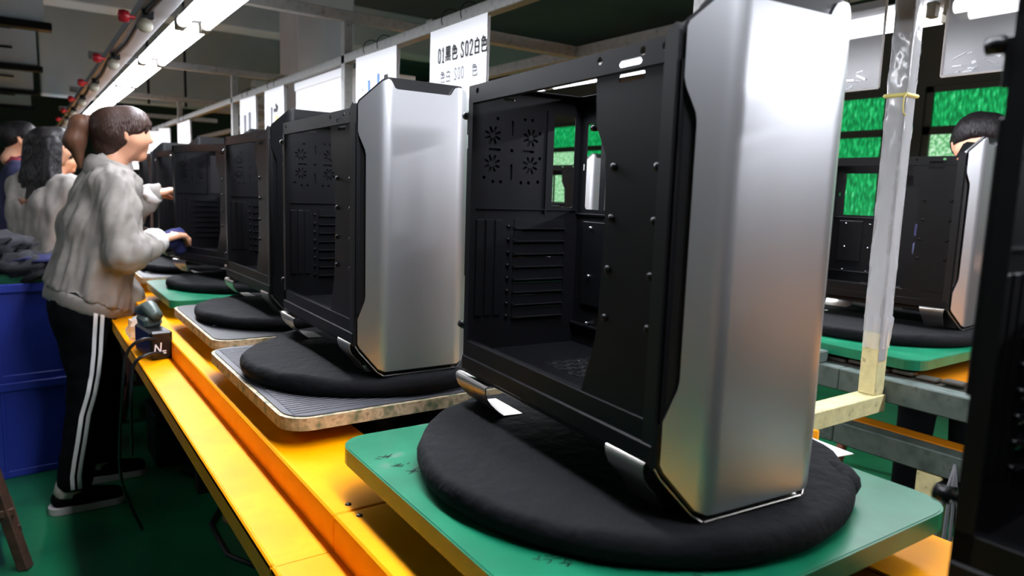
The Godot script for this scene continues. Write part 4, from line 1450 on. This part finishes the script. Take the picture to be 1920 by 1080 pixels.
# tapered bones joined smoothly, meshed as surface nets. planes: [normal, distance] cut away what lies beyond. folds: function of a point that pushes the skin
func flesh(mb: MB, bones: Array, cell: float, k: float, planes := [], folds = null):
	var lo := Vector3.ONE * 1e9
	var hi := -lo
	for b in bones:
		var r := maxf(b[2], b[3]) + 0.03
		for q in [b[0], b[1]]:
			lo = lo.min(q - Vector3.ONE * r); hi = hi.max(q + Vector3.ONE * r)
	lo -= Vector3.ONE * cell * 2
	var n := Vector3i(((hi - lo) / cell).ceil()) + Vector3i(3, 3, 3)
	var nx := n.x
	var nxy := n.x * n.y
	var g := PackedFloat32Array()
	g.resize(nxy * n.z)
	g.fill(0.5)
	for b in bones:
		var r := maxf(b[2], b[3]) + 0.03
		var A := Vector3i((((b[0] as Vector3).min(b[1]) - Vector3.ONE * r - lo) / cell).floor()).max(Vector3i.ZERO)
		var B := Vector3i((((b[0] as Vector3).max(b[1]) + Vector3.ONE * r - lo) / cell).ceil()).min(n - Vector3i.ONE)
		var ba: Vector3 = b[1] - b[0]
		var bb := maxf(ba.dot(ba), 1e-9)
		for z in range(A.z, B.z + 1):
			for y in range(A.y, B.y + 1):
				var at := z * nxy + y * nx
				for x in range(A.x, B.x + 1):
					var pa: Vector3 = lo + Vector3(x, y, z) * cell - b[0]
					var h := clampf(pa.dot(ba) / bb, 0.0, 1.0)
					var d: float = (pa - ba * h).length() - lerpf(b[2], b[3], h)
					var e := g[at + x]
					var s := maxf(k - absf(e - d), 0.0) / k
					g[at + x] = minf(e, d) - s * s * k * 0.25
	for pl in planes:
		for z in n.z:
			for y in n.y:
				var at := z * nxy + y * nx
				for x in n.x:
					if g[at + x] < 0.08: g[at + x] = maxf(g[at + x], pl[0].dot(lo + Vector3(x, y, z) * cell) - pl[1])
	var ids := {}
	var pts := PackedVector3Array()
	var off := [0, 1, nx, nx + 1, nxy, nxy + 1, nxy + nx, nxy + nx + 1]
	var corner := [Vector3(0, 0, 0), Vector3(1, 0, 0), Vector3(0, 1, 0), Vector3(1, 1, 0), Vector3(0, 0, 1), Vector3(1, 0, 1), Vector3(0, 1, 1), Vector3(1, 1, 1)]
	var edges := [[0, 1], [2, 3], [4, 5], [6, 7], [0, 2], [1, 3], [4, 6], [5, 7], [0, 4], [1, 5], [2, 6], [3, 7]]
	for z in n.z - 1:
		for y in n.y - 1:
			var at := z * nxy + y * nx
			for x in n.x - 1:
				var i := at + x
				var c := 0
				for j in 8:
					if g[i + off[j]] < 0.0: c += 1
				if c == 0 or c == 8: continue
				var sum := Vector3.ZERO
				var m := 0
				for e in edges:
					var va := g[i + off[e[0]]]
					var vb := g[i + off[e[1]]]
					if (va < 0.0) != (vb < 0.0):
						sum += (corner[e[0]] as Vector3).lerp(corner[e[1]], va / (va - vb))
						m += 1
				var p: Vector3 = lo + (Vector3(x, y, z) + sum / m) * cell
				if folds != null:
					var gr := Vector3(g[i + 1] - g[i], g[i + nx] - g[i], g[i + nxy] - g[i]).normalized()
					p += gr * folds.call(p)
				ids[i] = pts.size()
				pts.append(p)
	mb.grp = 0
	for i in ids:
		var here := g[i]
		for ax in [[1, nx, nxy], [nx, nxy, 1], [nxy, 1, nx]]:
			var there := g[i + ax[0]]
			if (here < 0.0) == (there < 0.0): continue
			var i1: int = i - ax[1]
			var i2: int = i - ax[1] - ax[2]
			var i3: int = i - ax[2]
			if not (ids.has(i1) and ids.has(i2) and ids.has(i3)): continue
			if here < 0.0: mb.quad(pts[ids[i]], pts[ids[i1]], pts[ids[i2]], pts[ids[i3]])
			else: mb.quad(pts[ids[i]], pts[ids[i3]], pts[ids[i2]], pts[ids[i1]])

func bn(a: Array, b: Array, ra: float, rb: float) -> Array:
	return [V(a[0], a[1], a[2]), V(b[0], b[1], b[2]), ra, rb]

# bones of a head that faces +w, its middle at (w, y, u)
func head_bones(w: float, y: float, u: float) -> Array:
	return [bn([w - 0.03, y + 0.008, u], [w + 0.012, y + 0.014, u], 0.074, 0.074), bn([w + 0.028, y - 0.02, u - 0.018], [w + 0.028, y - 0.02, u + 0.018], 0.054, 0.054), bn([w + 0.02, y - 0.062, u - 0.012], [w + 0.045, y - 0.078, u], 0.042, 0.024),
		bn([w + 0.045, y - 0.078, u], [w + 0.056, y - 0.083, u], 0.022, 0.018), bn([w + 0.074, y + 0.002, u], [w + 0.092, y - 0.025, u], 0.007, 0.0095), bn([w + 0.072, y - 0.054, u - 0.012], [w + 0.072, y - 0.054, u + 0.012], 0.008, 0.008),
		bn([w + 0.03, y - 0.03, u - 0.046], [w + 0.055, y - 0.03, u - 0.024], 0.022, 0.018), bn([w + 0.03, y - 0.03, u + 0.046], [w + 0.055, y - 0.03, u + 0.024], 0.022, 0.018), bn([w - 0.005, y - 0.06, u], [w - 0.045, y - 0.125, u], 0.046, 0.05)]

func ears(w: float, y: float, u: float) -> Array:
	var e := []
	for s in [-1, 1]:
		e.append(bn([w + 0.002, y - 0.006, u + s * 0.07], [w + 0.006, y - 0.03, u + s * 0.066], 0.0095, 0.0075))
		e.append(bn([w - 0.004, y - 0.002, u + s * 0.076], [w - 0.002, y - 0.024, u + s * 0.073], 0.0055, 0.0045))
	return e

func hand_bones(wr: Vector3, dir: Vector3, down: Vector3) -> Array:
	var side := dir.cross(down).normalized()
	var b := []
	var palm := wr + dir * 0.045
	for k in 4:
		var o := side * (0.027 - k * 0.018)
		b.append([wr + o * 0.5, palm + o + dir * 0.035, 0.014, 0.0115])
		var root := palm + o + dir * 0.035
		var l: float = [0.034, 0.04, 0.037, 0.028][k]
		var kn: Vector3 = root + dir * l * 0.9 + down * l * 0.35
		var m: Vector3 = kn + dir * l * 0.35 + down * l * 0.65
		b.append([root, kn, 0.0105, 0.009])
		b.append([kn, m, 0.009, 0.0085])
		b.append([m, m + down * l * 0.5 - dir * l * 0.1, 0.0085, 0.007])
	var tb := wr + dir * 0.025 + side * 0.026
	b.append([tb, tb + dir * 0.03 + side * 0.018 + down * 0.02, 0.013, 0.0105])
	b.append([tb + dir * 0.03 + side * 0.018 + down * 0.02, tb + dir * 0.06 + side * 0.01 + down * 0.035, 0.0105, 0.008])
	return b

func folds_fn(sd: int, amp: float, dirn: Vector3) -> Callable:
	var n := FastNoiseLite.new()
	n.seed = sd
	n.frequency = 7.0
	n.fractal_octaves = 3
	return func(p: Vector3) -> float:
		var q := p - dirn * p.dot(dirn) * 0.8
		return amp * n.get_noise_3d(q.x * 1.6, q.y * 1.6, q.z * 1.6)

func face_marks(o: Node3D, w: float, y: float, u: float):
	for s in [-1, 1]:
		var mb := MB.new(true)
		mb.lathe([Vector2(0, -0.006), Vector2(0.008, -0.003), Vector2(0.009, 0.0), Vector2(0.008, 0.003), Vector2(0, 0.006)], 10, Transform3D(Basis(Vector3(0, 0, 1), 0.2), V(w + 0.073, y - 0.006, u + s * 0.031)))
		obj("eye", mb, mats["eye"], o)
		mb = MB.new(true)
		mb.tube([V(w + 0.082, y + 0.012, u + s * 0.014), V(w + 0.08, y + 0.017, u + s * 0.03), V(w + 0.07, y + 0.012, u + s * 0.045)], 0.0028, 6)
		obj("eyebrow", mb, mats["black hair"], o)
	var mb := MB.new(true)
	mb.tube([V(w + 0.07, y - 0.056, u - 0.018), V(w + 0.08, y - 0.053, u), V(w + 0.07, y - 0.056, u + 0.018)], 0.0042, 6)
	obj("lips", mb, mats["lip"], o)

func woman():
	var o := thing("person", "person with a ponytail in a light grey jacket leaning over the yellow line", "person")
	var base := V(0.16, 0.0, 3.05)
	var h := [0.328, 1.402, 3.05]
	var arm_near := [bn([0.27, 1.2, 2.9], [0.30, 0.98, 2.86], 0.05, 0.042), bn([0.30, 0.98, 2.86], [0.405, 1.0, 2.92], 0.042, 0.03)]
	var arm_far := [bn([0.29, 1.2, 3.2], [0.35, 1.08, 3.27], 0.05, 0.042), bn([0.35, 1.08, 3.27], [0.445, 1.175, 3.2], 0.04, 0.028)]
	# the body: one skin from head to feet
	var body := MB.new(true)
	var bones := [bn([0.275, 1.24, 3.05], [0.29, 1.32, 3.05], 0.05, 0.05), bn([0.265, 1.16, 2.99], [0.265, 1.16, 3.11], 0.075, 0.075), bn([0.25, 1.1, 3.05], [0.19, 0.82, 3.05], 0.085, 0.085), bn([0.17, 0.76, 2.99], [0.17, 0.76, 3.11], 0.09, 0.09),
		bn([0.175, 0.72, 2.98], [0.185, 0.45, 2.965], 0.075, 0.05), bn([0.185, 0.45, 2.965], [0.11, 0.09, 2.95], 0.045, 0.032), bn([0.18, 0.72, 3.12], [0.235, 0.44, 3.16], 0.075, 0.05), bn([0.235, 0.44, 3.16], [0.22, 0.09, 3.2], 0.045, 0.032),
		bn([0.09, 0.045, 2.95], [0.2, 0.035, 2.94], 0.028, 0.024), bn([0.2, 0.045, 3.2], [0.31, 0.035, 3.21], 0.028, 0.024)] + arm_near + arm_far
	flesh(body, bones, 0.014, 0.04)
	flesh(body, head_bones(h[0], h[1], h[2]), 0.0045, 0.02)
	flesh(body, ears(h[0], h[1], h[2]), 0.003, 0.006)
	flesh(body, hand_bones(V(0.445, 1.175, 3.2), V(0.9, 0.15, 0.25).normalized(), V(0.2, -0.85, 0.1).normalized()), 0.0045, 0.008)
	flesh(body, hand_bones(V(0.405, 1.0, 2.92), V(0.8, 0.25, 0.4).normalized(), V(0.3, -0.8, 0.2).normalized()), 0.0045, 0.008)
	obj("body", body, mats["skin"], o)
	face_marks(o, h[0], h[1], h[2])
	# jacket
	var j := [bn([0.19, 0.8, 2.98], [0.235, 1.05, 2.985], 0.128, 0.118), bn([0.19, 0.8, 3.12], [0.235, 1.05, 3.115], 0.128, 0.118), bn([0.235, 1.05, 2.985], [0.275, 1.19, 2.96], 0.116, 0.082), bn([0.235, 1.05, 3.115], [0.285, 1.19, 3.14], 0.116, 0.082),
		bn([0.25, 1.15, 3.05], [0.275, 1.25, 3.05], 0.1, 0.07), bn([0.17, 0.79, 3.05], [0.27, 0.77, 3.05], 0.13, 0.1),
		bn([0.272, 1.2, 2.91], [0.3, 0.975, 2.85], 0.078, 0.066), bn([0.3, 0.965, 2.85], [0.395, 0.995, 2.915], 0.064, 0.046),
		bn([0.29, 1.2, 3.2], [0.35, 1.08, 3.27], 0.078, 0.062), bn([0.35, 1.08, 3.27], [0.43, 1.165, 3.205], 0.058, 0.042)]
	var hem := Vector3(-0.405, -0.914, 0.0)   # cut below a line that drops towards the front
	var mb := MB.new(true)
	var fd := folds_fn(51, 0.03, Vector3(0.3, 0.95, 0.0))
	flesh(mb, j, 0.0105, 0.035, [[hem, hem.dot(V(0.05, 0.845, 3.05))]], fd)
	var jk := obj("jacket", mb, mats["light grey jacket"], o)
	var band := MB.new(true)
	var jb := []
	for b in j.slice(0, 6): jb.append([b[0], b[1], b[2] - 0.004, b[3] - 0.004])
	flesh(band, jb, 0.0105, 0.035, [[-hem, -hem.dot(V(0.05, 0.856, 3.05))], [hem, hem.dot(V(0.05, 0.79, 3.05))]])
	obj("waistband", band, mats["light grey jacket"], jk)
	var col := MB.new(true)
	flesh(col, [bn([0.262, 1.262, 3.05], [0.278, 1.292, 3.05], 0.074, 0.066), bn([0.3, 1.25, 3.0], [0.31, 1.25, 3.1], 0.05, 0.05)], 0.009, 0.03, [[V(0.35, 0.93, 0), V(0.35, 0.93, 0).dot(V(0.27, 1.3, 3.05))]])
	obj("collar", col, mats["light grey jacket"], jk)
	for c in [[[0.385, 0.993, 2.908], [0.425, 1.006, 2.935], 0.05, 0.043], [[0.425, 1.16, 3.21], [0.45, 1.18, 3.197], 0.045, 0.04]]:
		mb = MB.new(true)
		mb.tube([V(c[0][0], c[0][1], c[0][2]), V((c[0][0] + c[1][0]) / 2, (c[0][1] + c[1][1]) / 2, (c[0][2] + c[1][2]) / 2), V(c[1][0], c[1][1], c[1][2])], [c[2], c[2] * 1.04, c[3]], 16)
		obj("cuff", mb, mats["glove white"], jk)
	# trousers with two white stripes
	var tb := [bn([0.17, 0.8, 2.99], [0.165, 0.74, 2.985], 0.105, 0.108), bn([0.17, 0.8, 3.11], [0.165, 0.74, 3.115], 0.105, 0.108), bn([0.17, 0.72, 2.975], [0.18, 0.45, 2.96], 0.1, 0.073), bn([0.18, 0.45, 2.96], [0.11, 0.11, 2.945], 0.072, 0.058), bn([0.18, 0.72, 3.125], [0.235, 0.44, 3.16], 0.1, 0.073), bn([0.235, 0.44, 3.16], [0.22, 0.11, 3.2], 0.072, 0.058)]
	mb = MB.new(true)
	flesh(mb, tb, 0.011, 0.03, [[Vector3.DOWN, -0.085], [-hem, -hem.dot(V(0.05, 0.86, 3.05))]], folds_fn(52, 0.008, Vector3(0, 0.4, 0)))
	var tr := obj("trousers", mb, mats["black trousers"], o)
	for k in 2:
		mb = MB.new(true)
		var prev := []
		var path := [[0.212, 0.78], [0.205, 0.7], [0.197, 0.6], [0.187, 0.52], [0.172, 0.45], [0.15, 0.37], [0.135, 0.28], [0.12, 0.2], [0.112, 0.15], [0.112, 0.1]]
		for i in 46:
			var t := i / 45.0 * (path.size() - 1)
			var a: Array = path[int(t)]
			var b: Array = path[mini(int(t) + 1, path.size() - 1)]
			var w := lerpf(a[0], b[0], t - int(t)) + (0.022 * k - 0.011)
			var y := lerpf(a[1], b[1], t - int(t))
			var row := []
			for e in [-0.0065, 0.0065]:
				var u := 2.78
				while field(V(w + e, y, u), tb, 0.03) > -0.001 and u < 3.1: u += 0.003
				row.append(V(w + e, y, u - 0.0095))
			if prev: mb.quad(prev[0], row[0], row[1], prev[1])
			prev = row
		obj("stripe", mb, mats["white stripe"], tr)
	# shoes and socks
	for s in [[0.03, 2.95, 0.0], [0.14, 3.2, 0.06]]:
		mb = MB.new(true)
		flesh(mb, [bn([s[0] + 0.04, 0.05, s[1]], [s[0] + 0.1, 0.045, s[1]], 0.038, 0.036), bn([s[0] + 0.1, 0.045, s[1]], [s[0] + 0.205, 0.036, s[1] - 0.008], 0.037, 0.032)], 0.007, 0.02, [[Vector3.DOWN, -0.02]])
		var shoe := obj("shoe", mb, mats["black trousers"], o)
		var sole := MB.new()
		sole.prism(rrect(s[0] - 0.006, s[1] - 0.043, s[0] + 0.243, s[1] + 0.04, 0.038, 6), 0.002, 0.026, Transform3D(Basis(Vector3(1, 0, 0), Vector3(0, 0, -1), Vector3(0, 1, 0)), Vector3.ZERO))
		obj("sole", sole, mats["white sole"], shoe)
		mb = MB.new(true)
		mb.tube([V(s[0] + 0.05, 0.06, s[1]), V(s[0] + 0.055, 0.09, s[1]), V(s[0] + 0.065, 0.13, s[1])], [0.041, 0.039, 0.036], 14)
		obj("sock", mb, mats["sock"], o)
	# hair in a ponytail
	var W: float = h[0]
	var Y: float = h[1]
	var U: float = h[2]
	var hair_mat: Material = mats["dark brown hair"]
	mb = MB.new(true)
	var pl := V(0.67, -0.74, 0.0)
	flesh(mb, [bn([W - 0.034, Y + 0.012, U], [W + 0.012, Y + 0.02, U], 0.083, 0.081), bn([W + 0.03, Y + 0.03, U - 0.02], [W + 0.03, Y + 0.03, U + 0.02], 0.056, 0.056), bn([W - 0.03, Y - 0.03, U], [W - 0.05, Y - 0.06, U], 0.07, 0.055)], 0.006, 0.02, [[pl, pl.dot(V(W + 0.078, Y + 0.022, U))]], folds_fn(53, 0.006, Vector3(1, 0.2, 0)))
	var hr := obj("hair", mb, hair_mat, o)
	mb = MB.new(true)
	flesh(mb, [bn([W - 0.108, Y + 0.035, U], [W - 0.14, Y + 0.02, U], 0.02, 0.034), bn([W - 0.14, Y + 0.02, U], [W - 0.158, Y - 0.04, U], 0.036, 0.037), bn([W - 0.158, Y - 0.04, U], [W - 0.142, Y - 0.135, U], 0.036, 0.01)], 0.006, 0.02, [], folds_fn(54, 0.009, Vector3(0, 1, 0)))
	obj("ponytail", mb, mats["brown hair"], hr)
	for s in [[[0.07, 0.045, -0.035], [0.07, 0.015, -0.052], [0.062, -0.01, -0.054], 0.014], [[0.07, 0.045, 0.035], [0.07, 0.015, 0.052], [0.062, -0.01, 0.054], 0.014], [[0.06, 0.07, -0.03], [0.086, 0.04, -0.02], [0.09, 0.014, -0.03], 0.012]]:
		mb = MB.new(true)
		mb.tube([V(W + s[0][0], Y + s[0][1], U + s[0][2]), V(W + s[1][0], Y + s[1][1], U + s[1][2]), V(W + s[2][0], Y + s[2][1], U + s[2][2])], [s[3], s[3] * 0.85, 0.003], 8)
		obj("fringe", mb, hair_mat, hr)
	mb = MB.new(true)
	mb.tube([V(W - 0.112, Y + 0.035, U), V(W - 0.122, Y + 0.031, U)], 0.026, 12)
	obj("hair_tie", mb, mats["black cable"], hr)
	# navy cloth in the near hand
	var rag := MB.new(true)
	flesh(rag, [bn([0.455, 1.0, 2.97], [0.5, 1.02, 3.02], 0.035, 0.03), bn([0.48, 1.0, 3.0], [0.5, 0.96, 3.0], 0.03, 0.025)], 0.008, 0.02, [], folds_fn(55, 0.012, Vector3(0, 1, 0)))
	tag(obj("cleaning_cloth", rag, mats["navy cloth"]), "navy blue cloth held in the hand of the ponytailed person", "cloth")

# a worker seen from the side, mostly behind others; faces +w before the turn
func worker(at: Vector3, turn: float, tall: float, style: Dictionary, label: String):
	var o := thing("person", label, "person", at, turn)
	var k := tall / 1.55
	var sc := func(a: Array) -> Array:
		var r := []
		for b in a: r.append([b[0] * k, b[1] * k, b[2] * k, b[3] * k])
		return r
	var hw: float = style.get("head", 0.06)
	var hy: float = style.get("heady", 1.415)
	var torso := [bn([0.0, 0.86, -0.06], [0.01, 1.1, -0.07], 0.115, 0.115), bn([0.0, 0.86, 0.06], [0.01, 1.1, 0.07], 0.115, 0.115), bn([0.01, 1.1, -0.07], [0.02, 1.2, -0.11], 0.11, 0.075), bn([0.01, 1.1, 0.07], [0.02, 1.2, 0.11], 0.11, 0.075), bn([0.02, 1.18, 0.0], [0.02, 1.26, 0.0], 0.09, 0.06)]
	var arms := []
	for s in [-1, 1]:
		arms.append(bn([0.02, 1.2, s * 0.15], [0.05, 0.96, s * 0.2], 0.068, 0.056))
		arms.append(bn([0.05, 0.96, s * 0.2], [0.24, 0.98, s * 0.13], 0.054, 0.04))
	var legs := []
	for s in [-1, 1]:
		legs.append(bn([0.0, 0.84, s * 0.07], [0.01, 0.45, s * 0.08], 0.1, 0.068))
		legs.append(bn([0.01, 0.45, s * 0.08], [0.0, 0.09, s * 0.09], 0.066, 0.052))
		legs.append(bn([0.0, 0.045, s * 0.09], [0.14, 0.035, s * 0.1], 0.045, 0.035))
	var body := MB.new(true)
	var inner := []
	for b in torso + arms + legs: inner.append([b[0], b[1], b[2] * 0.75, b[3] * 0.75])
	flesh(body, sc.call(inner), 0.018, 0.04)
	flesh(body, sc.call(head_bones(hw, hy, 0.0)), 0.0075, 0.02)
	flesh(body, sc.call(ears(hw, hy, 0.0)), 0.004, 0.006)
	for s in [-1, 1]:
		flesh(body, sc.call(hand_bones(V(0.24, 0.98, s * 0.13), V(0.97, 0.1, -0.1 * s).normalized(), V(0.2, -0.9, 0.0).normalized())), 0.007, 0.008)
	obj("body", body, mats["skin"], o)
	var mb := MB.new(true)
	flesh(mb, sc.call(torso + arms), 0.014, 0.035, [[Vector3.DOWN, -0.76 * k]], folds_fn(style.seed, 0.022, Vector3(0.2, 0.95, 0)))
	var top := obj("jacket", mb, mats[style.top], o)
	mb = MB.new(true)
	mb.tube([V(0.02 * k, 1.255 * k, 0), V(0.026 * k, 1.3 * k, 0)], [0.072 * k, 0.062 * k], 16)
	obj("collar", mb, mats[style.get("collar", style.top)], top)
	mb = MB.new(true)
	flesh(mb, sc.call(legs), 0.016, 0.03, [[Vector3.UP, 0.87 * k]])
	obj("trousers", mb, mats["black trousers"], o)
	mb = MB.new(true)
	var pl := V(0.67, -0.74, 0.0)
	var hb := [bn([hw - 0.034, hy + 0.012, 0], [hw + 0.012, hy + 0.02, 0], 0.082, 0.08), bn([hw + 0.03, hy + 0.03, -0.02], [hw + 0.03, hy + 0.03, 0.02], 0.056, 0.056)]
	if style.hair == "short":
		hb[0][2] = 0.079
	flesh(mb, sc.call(hb), 0.0085, 0.02, [[pl, pl.dot(V(hw + (style.get("hairline", 0.075) if style.hair != "short" else 0.06), hy + 0.024, 0)) * k]], folds_fn(61, 0.006, Vector3(0, 1, 0)))
	var hr := obj("hair", mb, mats["black hair"], o)
	if style.hair == "long":
		mb = MB.new(true)
		var L := []
		for s in [-1, 0, 1]:
			L.append(bn([hw - 0.05, hy + 0.0, s * 0.04], [hw - 0.075, hy - 0.17, s * 0.06], 0.06, 0.05))
			L.append(bn([hw - 0.075, hy - 0.17, s * 0.06], [hw - 0.115, hy - 0.33, s * 0.055], 0.05, 0.045))
		flesh(mb, sc.call(L), 0.01, 0.03, [], folds_fn(62, 0.012, Vector3(0, 1, 0)))
		obj("long_hair", mb, mats["black hair"], hr)
		mb = MB.new(true)
		flesh(mb, sc.call([bn([hw - 0.118, hy - 0.3, -0.03], [hw - 0.13, hy - 0.47, -0.02], 0.05, 0.018), bn([hw - 0.118, hy - 0.3, 0.03], [hw - 0.13, hy - 0.45, 0.02], 0.05, 0.018)]), 0.01, 0.02, [], folds_fn(63, 0.012, Vector3(0, 1, 0)))
		obj("hair_ends", mb, mats["brown hair tips"], hr)
	elif style.hair == "bun":
		mb = MB.new(true)
		flesh(mb, sc.call([bn([hw - 0.1, hy + 0.0, 0], [hw - 0.11, hy - 0.06, 0], 0.045, 0.03)]), 0.01, 0.02)
		obj("bun", mb, mats["black hair"], hr)

func people():
	woman()
	worker(V(0.085, 0.0, 4.25), 0.65, 1.52, {"top": "light grey jacket", "hair": "long", "seed": 71, "head": 0.07}, "person with long black hair in a light grey jacket, back turned")
	worker(V(-0.03, 0.0, 5.25), 0.0, 1.6, {"top": "navy shirt", "hair": "short", "seed": 72, "head": 0.035, "collar": "red collar"}, "person with short black hair in a navy shirt beyond the crates")
	worker(V(0.2, 0.0, 5.95), 0.2, 1.5, {"top": "light grey jacket", "hair": "bun", "seed": 73, "head": 0.06, "collar": "red collar"}, "person with a red collar mostly hidden behind the ponytailed person")
	worker(V(0.13, 0.0, 7.0), 0.0, 1.63, {"top": "navy shirt", "hair": "bun", "seed": 74, "head": 0.04}, "person in a dark shirt standing beyond the others along the yellow line")
	worker(V(2.93, 0.0, 1.2), PI + 0.5, 1.66, {"top": "navy shirt", "hair": "bun", "seed": 75, "head": 0.12, "heady": 1.36, "hairline": 0.1}, "person with dark parted hair looking down behind the case on the steel conveyor")
